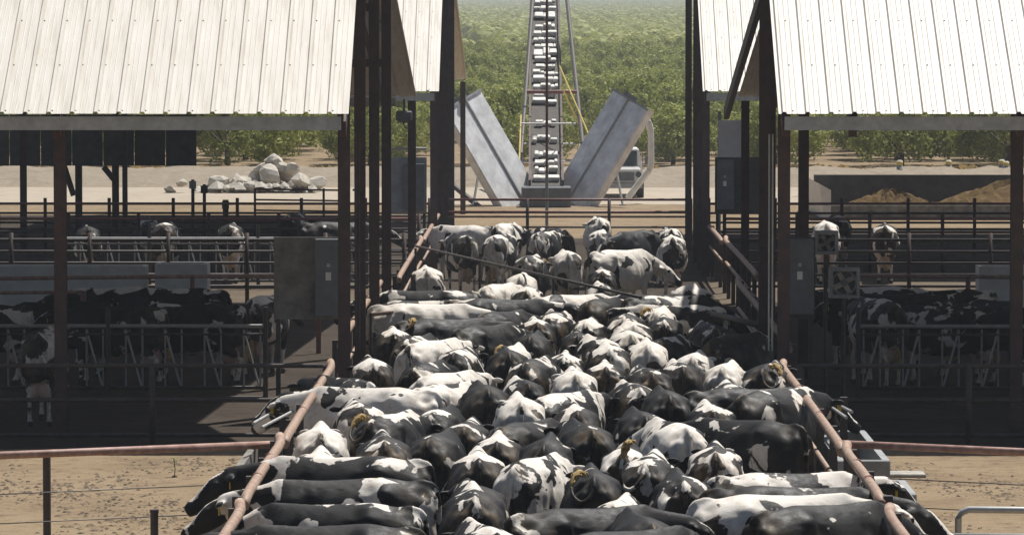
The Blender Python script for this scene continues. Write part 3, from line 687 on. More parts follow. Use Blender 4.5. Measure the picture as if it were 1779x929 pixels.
def fan(label, c, w):
    """square fan housing with round opening, ring and blades"""
    root = empty('box_fan', c, label, 'fan'); mb = MB(); t = .05
    for x in (-w/2, w/2): mb.box((x, 0, 0), (t, .3, w + t))
    for z in (-w/2, w/2): mb.box((0, 0, z), (w - t, .3, t))
    mb.build('housing', M['grey'], root); MB().box((0, .12, 0), (w - t, .02, w - t)).build('back_plate', M['cab'], root)
    MB().path([(math.cos(i*math.pi/12)*w*.44, -.06, math.sin(i*math.pi/12)*w*.44) for i in range(25)], .014, 6).build('ring', M['galv'], root)
    for k in range(4):
        a = k*math.pi/2 + .5; q = Matrix.Rotation(-a, 4, 'Y') @ Matrix.Translation((w*.22, 0, 0)) @ Matrix.Rotation(.5, 4, 'X')
        MB().box((0, 0, 0), (w*.38, .012, w*.2), q).build('blade', M['board'], root)
    MB().tube((0, -.08, 0), (0, .08, 0), .05, 10).build('hub', M['cab'], root); MB().tube((0, .1, -w/2), (0, .1, -c[2]), .03).build('stand', M['darkpipe'], root)
fan('upper square box fan beside the right barn cabinet', (4.24, 68.9, 2.62), .30)
fan('lower square box fan beside the right barn cabinet', (4.50, 68.7, 2.03), .40)
r_ = empty('sign_board', (5.0, 121, 0), 'plain pale blue board standing between the right barn posts', 'board'); MB().box((0, 0, 3.05), (.78, .04, 1.05)).bevel(.01).build('board', M['bluewhite'], r_)
for x in (-.36, .3): MB().box((x, .06, 1.9), (.08, .06, 3.8 if x < 0 else 3.4)).build('post', M['grey'], r_)
# dark tin shelter side beyond the left barn
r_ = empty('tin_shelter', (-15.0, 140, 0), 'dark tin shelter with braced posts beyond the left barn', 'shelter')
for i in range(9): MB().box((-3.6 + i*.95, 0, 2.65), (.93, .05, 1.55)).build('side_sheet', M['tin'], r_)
for px in (136, 200): p = at(px, 300, Y=140); MB().box((p.x + 15, .12, 1.7), (.2, .2, 3.4)).build('post', M['redpost'], r_)
p = at(217, 300, Y=139.4); MB().box((p.x + 15, -.6, 2.2), (.15, .15, 4.4)).build('post', M['darkpipe'], r_)
for (xa, ya, xb, yb) in ((95, 238, 128, 340), (180, 290, 198, 312)):
    A, B_ = at(xa, ya, Y=139.9), at(xb, yb, Y=139.9); MB().tube(A - Vector((-15, 140, 0)), B_ - Vector((-15, 140, 0)), .09, 6).build('brace', M['redpost'], r_)

# ---------------------------------------------------------------- beyond the lane: rubble, bunker, bollards, conveyor, truck
rk = [at(px, py, Y=172 + dy) for px, py, dy in ()]
rr = random.Random(11)
ORD = 'first second third fourth fifth sixth seventh eighth ninth tenth eleventh twelfth thirteenth fourteenth fifteenth sixteenth seventeenth'.split()
def rock_label(i):
    tier = lambda s: 'top' if s[1] < 301 else 'middle' if s[1] < 320 else 'base'
    me_ = spots[i]; row = sorted(s for s in spots if tier(s) == tier(me_))
    return 'pale broken concrete block, %s from the left in the %s tier of the rubble pile' % (ORD[row.index(me_)], tier(me_))
spots = [(375, 325, .62), (400, 330, .5), (425, 318, .55), (448, 312, .6), (470, 300, .65), (475, 280, .68), (500, 305, .6), (522, 315, .55), (545, 318, .6), (437, 334, .45), (462, 328, .5), (490, 326, .5), (515, 330, .42), (410, 312, .4), (455, 292, .45), (488, 290, .4), (360, 333, .4), (534, 330, .4), (296, 330, .42), (316, 318, .3), (505, 292, .45), (480, 315, .45)]
for i, (px, py, r) in enumerate(spots):
    p = at(px, py, Y=173 + rr.uniform(-.9, .9))
    bm = bmesh.new(); bmesh.ops.create_icosphere(bm, subdivisions=2, radius=1)
    for v in bm.verts:
        pass
    for k in range(7):   # knock flat facets off a lump
        n = Vector((rr.uniform(-1, 1), rr.uniform(-1, 1), rr.uniform(-1, 1))).normalized(); h = rr.uniform(.45, .75)
        for v in bm.verts:
            dd = v.co.dot(n) - h
            if dd > 0: v.co -= n*dd
    sxyz = (r*rr.uniform(.7, 1.2), r*rr.uniform(.6, .9), r*rr.uniform(.45, .75))
    for v in bm.verts: v.co = Vector((v.co.x*sxyz[0], v.co.y*sxyz[1], v.co.z*sxyz[2]))
    me = bpy.data.meshes.new('rubble_block'); bm.to_mesh(me); bm.free(); me.materials.append(M['rock'])
    o = link('rubble_block', me); o.location = (p.x, p.y, max(p.z, sxyz[2]*.6)); o.rotation_euler = (rr.uniform(-.4, .4), rr.uniform(-.4, .4), rr.uniform(0, 6))
    tag(o, rock_label(i), 'rock', 'blocks of the pale rubble pile')
rng = random.Random(31)
def _rub():
    p = at(rng.triangular(340, 565, 470), 333, Y=173 + rng.uniform(-1.2, 1.0)); return (p.x, p.y, rng.random()*.25)
scatter('rubble_chips', 260, _rub, M['rock'], .06, .34, .8, 'small pale rubble chips spilled around the concrete blocks', 'rubble')
# bunker of dirt
b0 = at(1440, 368, Y=146); r_ = empty('dirt_bunker', (b0.x, 146, 0), 'long open-topped bunker with grey walls holding brown dirt, right', 'bunker'); bx = 12.0
MB().box((bx/2, 0, .24), (bx, .12, .48)).bevel(.02).build('near_wall', M['dconcrete'], r_)
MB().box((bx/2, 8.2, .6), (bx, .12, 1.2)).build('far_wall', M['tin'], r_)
MB().prism([(-.16, 0), (.06, 0), (.06, .95), (-.30, 1.15)], -.1, 8.2).build('end_wall', M['white'], r_)
MB().box((bx/2, 4.1, .06), (bx - .2, 7.9, .1)).build('floor', M['soil'], r_)
for k, (cx, cy, rx, ry, h, lab) in enumerate(((2.2, 3.4, 1.9, 2.6, .75, 'smaller brown dirt heap near the bunker end'), (6.8, 4.2, 3.8, 3.6, 1.2, 'large brown dirt heap in the bunker'))):
    bm = bmesh.new(); n, m_ = 40, 14; rng2 = random.Random(k + 20); rings = []
    for j in range(m_ + 1):
        q = j/m_; rings.append([bm.verts.new((rx*q*math.cos(6.2832*i/n), ry*q*math.sin(6.2832*i/n), h*(1-q)**.9*(1 + .12*math.sin(i*.9 + k)*q) + (rng2.uniform(-.11, .11) if 0 < j < m_ else 0))) for i in range(n)])
    for a, c in zip(rings, rings[1:]):
        for i in range(n): bm.faces.new((a[i], a[(i+1) % n], c[(i+1) % n], c[i]))
    bmesh.ops.remove_doubles(bm, verts=bm.verts, dist=.001)
    me = bpy.data.meshes.new('dirt_heap'); bm.to_mesh(me); bm.free(); me.materials.append(M['soil']); o = tag(link('dirt_heap', me), lab, 'dirt heap'); o.location = (b0.x + cx, 146 + cy, .11)
for i, (px, base, top, lab) in enumerate(((1393, 341, 282, 'nearest yellow-topped bollard by the road at right'), (1563, 312, 278, 'yellow-topped bollard above the small dirt heap'), (1648, 308, 278, 'yellow-topped bollard above the large dirt heap'), (1740, 306, 277, 'left one of the bollard pair at the right edge'), (1748, 308, 280, 'right one of the bollard pair at the right edge'))):
    p = at(px, base, z=0); h = (base-top)*p.y/FPX; q = empty('bollard', p, lab, 'bollard', 'bollards along the farm road')
    MB().tube((0, 0, 0), (0, 0, h*.72), .13, 12).build('shaft', M['grey'], q, True); MB().tube((0, 0, h*.72), (0, 0, h*.93), .132, 12).build('yellow_band', M['ytop'], q, True); MB().tube((0, 0, h*.93), (0, 0, h), .13, 12, .07).build('cap', M['board'], q)
q1, q2 = at(1563, 292, Y=189), at(1740, 292, Y=193)
r_ = empty('sagging_rope', q1, 'sagging rope strung between the bollards', 'rope'); MB().path([(q2-q1)*(i/16) + Vector((0, 0, -.5*math.sin(math.pi*(i % 8)/8))) for i in range(17)], .02, 5).build('strand', M['board'], r_)

# stacking conveyor rising away from the lane end
YC = 158.0
c0, c1 = at(949, 318, Y=YC), at(946, -40, Y=190)
cv = empty('stacking_conveyor', (c0.x, YC, 0), 'tall inclined conveyor with pale flights shaped as belt gleam rising beyond the lane end', 'conveyor'); O = Vector((c0.x, YC, 0))
A, B_ = c0 - O, c1 - O; dd = (B_ - A); Lc = dd.length; yx = dd.normalized(); xx = Vector((1, 0, 0)); zx = xx.cross(yx); RC = Matrix((xx, yx, zx)).transposed().to_4x4()
MB().box((A + B_)/2 - zx*.12, (1.04, Lc, .05), RC).build('belt', M['belt'], cv)
for sx in (-1, 1):
    MB().box((A + B_)/2 + xx*sx*.57 - zx*.02, (.07, Lc, .26), RC).build('side_rail', M['redpost'], cv)
nfl = 30; rf = random.Random(5)  # irregular pale blocks: gleam of the belt put into shape and colour
for i in range(nfl):
    t = (i + .5)/nfl; wdt = rf.uniform(.74, 1.02)
    if rf.random() < .22: continue
    big = rf.random() < .3
    fm = MB(); left = -wdt/2
    while left < wdt/2 - .08:
        ww = min(rf.uniform(.14, .5), wdt/2 - left); ll = (.85 if big else .42)*rf.uniform(.55, 1.15)
        fm.box(A + dd*t + yx*rf.uniform(-.16, .16) + zx*(.02 + rf.uniform(-.03, .05)) + xx*(left + ww/2), (ww - .01, ll, rf.uniform(.10, .2)), RC); left += ww
    fm.bevel(.025).build('gleam_flight', M['gleam_flight'], cv)
for i in range(1, 12):
    MB().box(A + dd*(i/12) - zx*.2, (1.2, .08, .08), RC).build('cross_member', M['galv'], cv)
for (xa, ya, xb, yb, Y1, Y2) in ((905, 268, 926, -10, 162, 180), (1012, 250, 984, -10, 162, 180)):
    MB().tube(at(xa, ya, Y=Y1) - O, at(xb, yb, Y=Y2) - O, .075, 8).build('support_leg', M['darkpipe'], cv)
    MB().tube(at(xa, ya, Y=Y1) - O, Vector((at(xa, ya, Y=Y1).x - O.x, Y1 - YC, 0)), .07, 8).build('support_foot', M['grey'], cv)
MB().tube(at(915, 160, Y=167) - O, at(1002, 160, Y=167) - O, .07, 8).build('cross_tie', M['redpipe'], cv)
for yy in (215, 250, 280): MB().tube(at(905, yy, Y=164) - O, at(1000, yy, Y=164) - O, .03, 6).build('ladder_rung', M['galv'], cv)
for (xa, ya, xb, yb) in ((972, 115, 1025, 240), (1005, 215, 975, 150), (905, 200, 902, 285)): MB().tube(at(xa, ya, Y=165) - O, at(xb, yb, Y=161) - O, .03, 6).build('yellow_stay', M['ytop'], cv)
MB().box((0, -.3, .35), (1.7, 1.3, .7)).bevel(.04).build('hopper', M['cab'], cv)
r_ = empty('guide_pole', (at(950, 300, Y=131).x, 131, 0), 'thin rusty vertical pole in front of the conveyor', 'pole'); MB().tube((0, 0, 0), (0, 0, 1.9), .045, 8).build('lower_shaft', M['galv'], r_); MB().tube((0, 0, 1.9), (0, 0, 7.5), .038, 8).build('upper_shaft', M['redpipe'], r_)
def chute(label, pa, pb, w, flip):
    """sloping steel trough between two points given in the photograph, folded along its length"""
    a, b2 = at(pa[0], pa[1], Y=159), at(pb[0], pb[1], Y=159); root = empty('steel_chute', (a.x, 159, 0), label, 'chute'); o = Vector((a.x, 159, 0))
    d = (b2 - a); L = d.length; ux = d.normalized(); n = Vector((0, 1, 0)); vz = ux.cross(n); w_ = vz if vz.z > 0 else -vz; n = (n*math.cos(.95) - w_*math.sin(.95)).normalized(); vz = ux.cross(n); Rm = Matrix((ux, n, vz)).transposed().to_4x4(); c = (a + b2)/2 - o
    MB().box(c, (L, .05, w), Rm).build('side_plate', M['chute'], root)
    MB().box(c + vz*(w/2) + n*.14, (L, .25, .05), Rm).build('outer_plate', M['chute'], root)
    MB().box(c - vz*(w/2) + n*.14, (L, .25, .05), Rm).build('inner_plate', M['chute'], root)
    MB().box(c + n*.27, (L, .04, w), Rm).build('side_plate', M['chute'], root)
    MB().box(c - n*.05 + vz*(.08 if flip else -.08), (L*.98, .05, .06), Rm).build('fold_rib', M['grey'], root)
    for s in (-1, 1): MB().box(c + ux*s*(L/2 - .04) - n*.045, (.08, .06, w + .05), Rm).build('end_lip', M['grey'], root)
    MB().box(c + ux*(L/2 + .06) + vz*.1, (.14, .5, .2), Rm).build('bracket', M['cab'], root)
    return root
chute('grey steel chute leaning up to the left of the conveyor', (908, 354), (803, 172), 2.25, False)
chute('grey steel chute leaning up to the right of the conveyor', (989, 354), (1097, 172), 2.25, True)
for lab, pts in (('thin leaning prop under the left chute', ((836, 275), (822, 356))), ('thin leaning prop under the right chute', ((1066, 270), (1082, 356))), ('dark leaning beam at the foot of the left chute', ((782, 318), (830, 358)))):
    a, b2 = at(*pts[0], Y=160), at(*pts[1], Y=159); b2.z = 0; r_ = empty('prop', (b2.x, b2.y, 0), lab, 'prop'); k = 'dark' in lab
    MB().tube((0, 0, 0), a - b2, .10 if k else .045, 8).build('shaft', M['darkpipe'] if k else M['galv'], r_); MB().box((0, 0, .02), (.25, .2, .04)).build('foot', M['grey'], r_)
pp = [at(px, py, Y=161) for px, py in ((1098, 185), (1112, 197), (1124, 208), (1130, 225), (1131, 260), (1130, 290), (1120, 306), (1105, 325), (1090, 345))]
r_ = empty('bent_pipe', pp[0], 'pale bent pipe hanging from the right chute', 'pipe'); MB().path([Vector(p) - pp[0] for p in catmull([tuple(p) for p in pp], 30)], .11, 12).build('tube', M['white'], r_, True); MB().tube(Vector(pp[0]) - pp[0] + Vector((-.1, 0, .08)), Vector(pp[1]) - pp[0], .15, 12).build('flange', M['board'], r_)
p = at(1072, 362, Y=168); tr = empty('white_truck', (p.x, 168, 0), 'white truck with cab windows behind the far rails', 'truck')
MB().prism([(-.9, .45), (.9, .45), (.92, 1.05), (.78, 1.78), (-.78, 1.78), (-.92, 1.05)], -.6, 1.6).bevel(.05).build('cab', M['white'], tr)
MB().box((0, -.95, .8), (1.7, .9, .62)).bevel(.08).build('bonnet', M['white'], tr); MB().box((0, -.645, 1.42), (1.42, .03, .52)).build('windscreen', M['glass'], tr); MB().box((0, -1.42, .78), (1.2, .04, .3)).build('grille', M['cab'], tr)
for s in (-1, 1):
    MB().tube((s*.75, -1.42, .85), (s*.75, -1.39, .85), .11, 12).build('headlight', M['glass'], tr); MB().tube((s*.72, -.9, .38), (s*.95, -.9, .38), .38, 18).build('wheel', M['black'], tr); MB().tube((s*.72, 2.2, .38), (s*.95, 2.2, .38), .38, 18).build('wheel', M['black'], tr)
    MB().box((s*1.08, -.5, 1.35), (.16, .08, .26)).build('mirror', M['cab'], tr); MB().box((s*.93, .4, 1.4), (.03, .9, .42)).build('side_window', M['glass'], tr)
MB().box((0, 2.6, .85), (1.8, 1.9, .7)).build('bed', M['white'], tr); MB().box((0, -1.5, .45), (1.8, .12, .18)).build('bumper', M['grey'], tr)
# leafy weed in the left yard
p = at(303, 828, z=0); wp = empty('weed_plant', p, 'single leafy weed growing in the dry yard at lower left', 'plant')
MB().path([(0, 0, 0), (.01, 0, .1), (-.01, .01, .24)], .006, 5).build('stem', M['bark'], wp)
rl = random.Random(8)
for k in range(16):
    a = rl.uniform(0, 6.28); z = rl.uniform(.08, .26); L = rl.uniform(.04, .09); d = Vector((math.cos(a), math.sin(a), rl.uniform(-.1, .7))); s_ = Vector((-math.sin(a), math.cos(a), 0))*L*.3
    me = bpy.data.meshes.new('leaf'); c = Vector((0, 0, z)); me.from_pydata([c, c + d*L*.5 + s_, c + d*L, c + d*L*.5 - s_], [], [(0, 1, 2, 3)]); me.materials.append(M['leaf']); link('leaf', me, wp)
s_ = empty('concrete_slab', at(1565, 826, z=0), 'flat pale concrete slab lying in the dry yard at right', 'slab'); MB().box((0, 0, .02), (.62, .5, .05)).bevel(.01).build('slab', M['concrete'], s_)

# ---------------------------------------------------------------- orchard
def crown_mesh(name, seed, nclump, nleaf, ls):
    r = random.Random(seed); vs, fs = [], []
    for k in range(nclump):
        u = r.uniform(-1, 1); a = r.uniform(0, 6.283); rad = r.uniform(.62, 1.0)
        q = max(0, 1 - abs(u)**(2.0 if u > 0 else 4.0))**.5; c = Vector((q*math.cos(a)*2.55*rad, q*math.sin(a)*2.55*rad, 1.62 + u*1.35*rad))
        cr = r.uniform(.38, .72)
        for i in range(nleaf):
            n = Vector((r.gauss(0, 1), r.gauss(0, 1), r.gauss(0, 1) + .35)).normalized()
            p = c + n*cr*r.uniform(.55, 1.0)
            if p.z < .12: p.z = r.uniform(.12, .4)
            t = n.cross(Vector((r.uniform(-1, 1), r.uniform(-1, 1), r.uniform(-1, 1)))).normalized(); w = (n + Vector((r.uniform(-.7, .7), r.uniform(-.7, .7), r.uniform(-.7, .7)))).cross(t).normalized()
            s = ls*r.uniform(.7, 1.35); j = len(vs)
            vs += [p - t*s, p + w*s*.45 + n*s*.12, p + t*s, p - w*s*.45 + n*s*.12]; fs.append((j, j+1, j+2, j+3))
    me = bpy.data.meshes.new(name); me.from_pydata(vs, [], fs); me.materials.append(M['leaf']); return me
CROWNS = [crown_mesh('crown', s, 62, 125, .105) for s in (1, 2, 3, 4)]
def trunk_mesh(seed):
    r = random.Random(seed); mb = MB(); mb.tube((0, 0, 0), (0, 0, .7), .13, 8, .10)
    for k in range(5):
        a = k*1.26 + r.uniform(-.3, .3); mb.tube((0, 0, .62), (math.cos(a)*1.2, math.sin(a)*1.2, 1.7 + r.uniform(-.2, .5)), .07, 6, .025)
    return mb.mesh('trunk', M['bark'])
TRUNKS = [trunk_mesh(s) for s in (1, 2)]
ro = random.Random(21); far = []; ntree = 0
DX, DY = 6.6, 6.6
for j in range(0, 420):
    Y = 210 + j*DY
    xlo, xhi = (-48, 48) if j < 4 else (-.038*Y - 8, .043*Y + 8)
    i0 = int(math.floor((xlo + 14.1)/DX)); i1 = int(math.ceil((xhi + 14.1)/DX))
    for i in range(i0, i1 + 1):
        X = -14.1 + i*DX*(1.0 if i < 3 else .80) + (0 if i < 3 else 3*DX*.2) + ro.gauss(0, .3) + (DX/2 if j > 4 and j % 2 else 0); y = Y + ro.gauss(0, .3)
        # diagonal avenue
        line = -1.5 - (y - 300)*.030
        if y > 420 and abs(X - line) < 2.0: continue
        if j < 60 and ntree < 300:
            o = empty('orchard_tree', (X, y, gz(y)), None, 'tree', 'orchard trees in rows beyond the dairy', ro.uniform(0, 6.28))
            nf_ = i - i0; o['label'] = 'front-row orchard tree along the weeds, %s from the left end' % ORD[nf_] if j == 0 else 'bushy green orchard tree in the rows climbing behind the front row'
            if j == 0 and nf_ < 17: o['group'] = 'front row of orchard trees'
            sc_ = ro.uniform(.88, 1.14); o.scale = (sc_, sc_, sc_*ro.uniform(.92, 1.1))
            link('crown', CROWNS[ro.randrange(4)], o); link('trunk', TRUNKS[ro.randrange(2)], o); ntree += 1
        else: far.append((X, y, gz(y)))
vs, fs = [], []; rf = random.Random(4)
for (X, y, z) in far:
    k = 60 if y < 900 else 30
    for i in range(k):
        u = rf.uniform(-.5, 1); a = rf.uniform(0, 6.283); q = math.sqrt(1 - u*u); rad = rf.uniform(.8, 1.08)
        n = Vector((q*math.cos(a), q*math.sin(a), u)); p = Vector((X + n.x*2.7*rad, y + n.y*2.7*rad, z + 1.6 + n.z*1.65*rad))
        t = n.cross(Vector((rf.uniform(-1, 1), rf.uniform(-1, 1), rf.uniform(-1, 1)))).normalized(); w = n.cross(t); s = rf.uniform(.35, .7)*(1 if k == 60 else 1.5); jx = len(vs)
        vs += [p - t*s, p + w*s*.6, p + t*s, p - w*s*.6]; fs.append((jx, jx+1, jx+2, jx+3))
me = bpy.data.meshes.new('distant_orchard'); me.from_pydata(vs, [], fs); me.materials.append(M['leaf'])
tag(link('distant_orchard', me), 'hazy far orchard canopy covering the hillside', 'orchard', kind='stuff')
# ---------------------------------------------------------------- the herd
BODY = {'s': cow_mesh('cow_body_s', [coat], .1, .24), 't': cow_mesh('cow_body_t', [coat], -.25, .30, .09, 1.6), 'v': cow_mesh('cow_body_v', [coat], .3, .28, -.07, .8), 'l': cow_mesh('cow_body_l', [coat], .95, .42, .07), 'r': cow_mesh('cow_body_r', [coat], -.85, .46, -.06),
        'd': cow_mesh('cow_body_d', [coat], .15, .45, .05), 'u': cow_mesh('cow_body_u', [coat], -.25, .08, -.05)}
TAIL = {k: tail_mesh('tail', [coat, M['switch']], n) for k, n in (('h', 'hang'), ('w', 'swing'), ('u', 'up'), ('o', 'over'))}
tg = MB().box((0, 0, 0), (.06, .008, .075)).bevel(.006).mesh('ear_tag', M['yellow'])
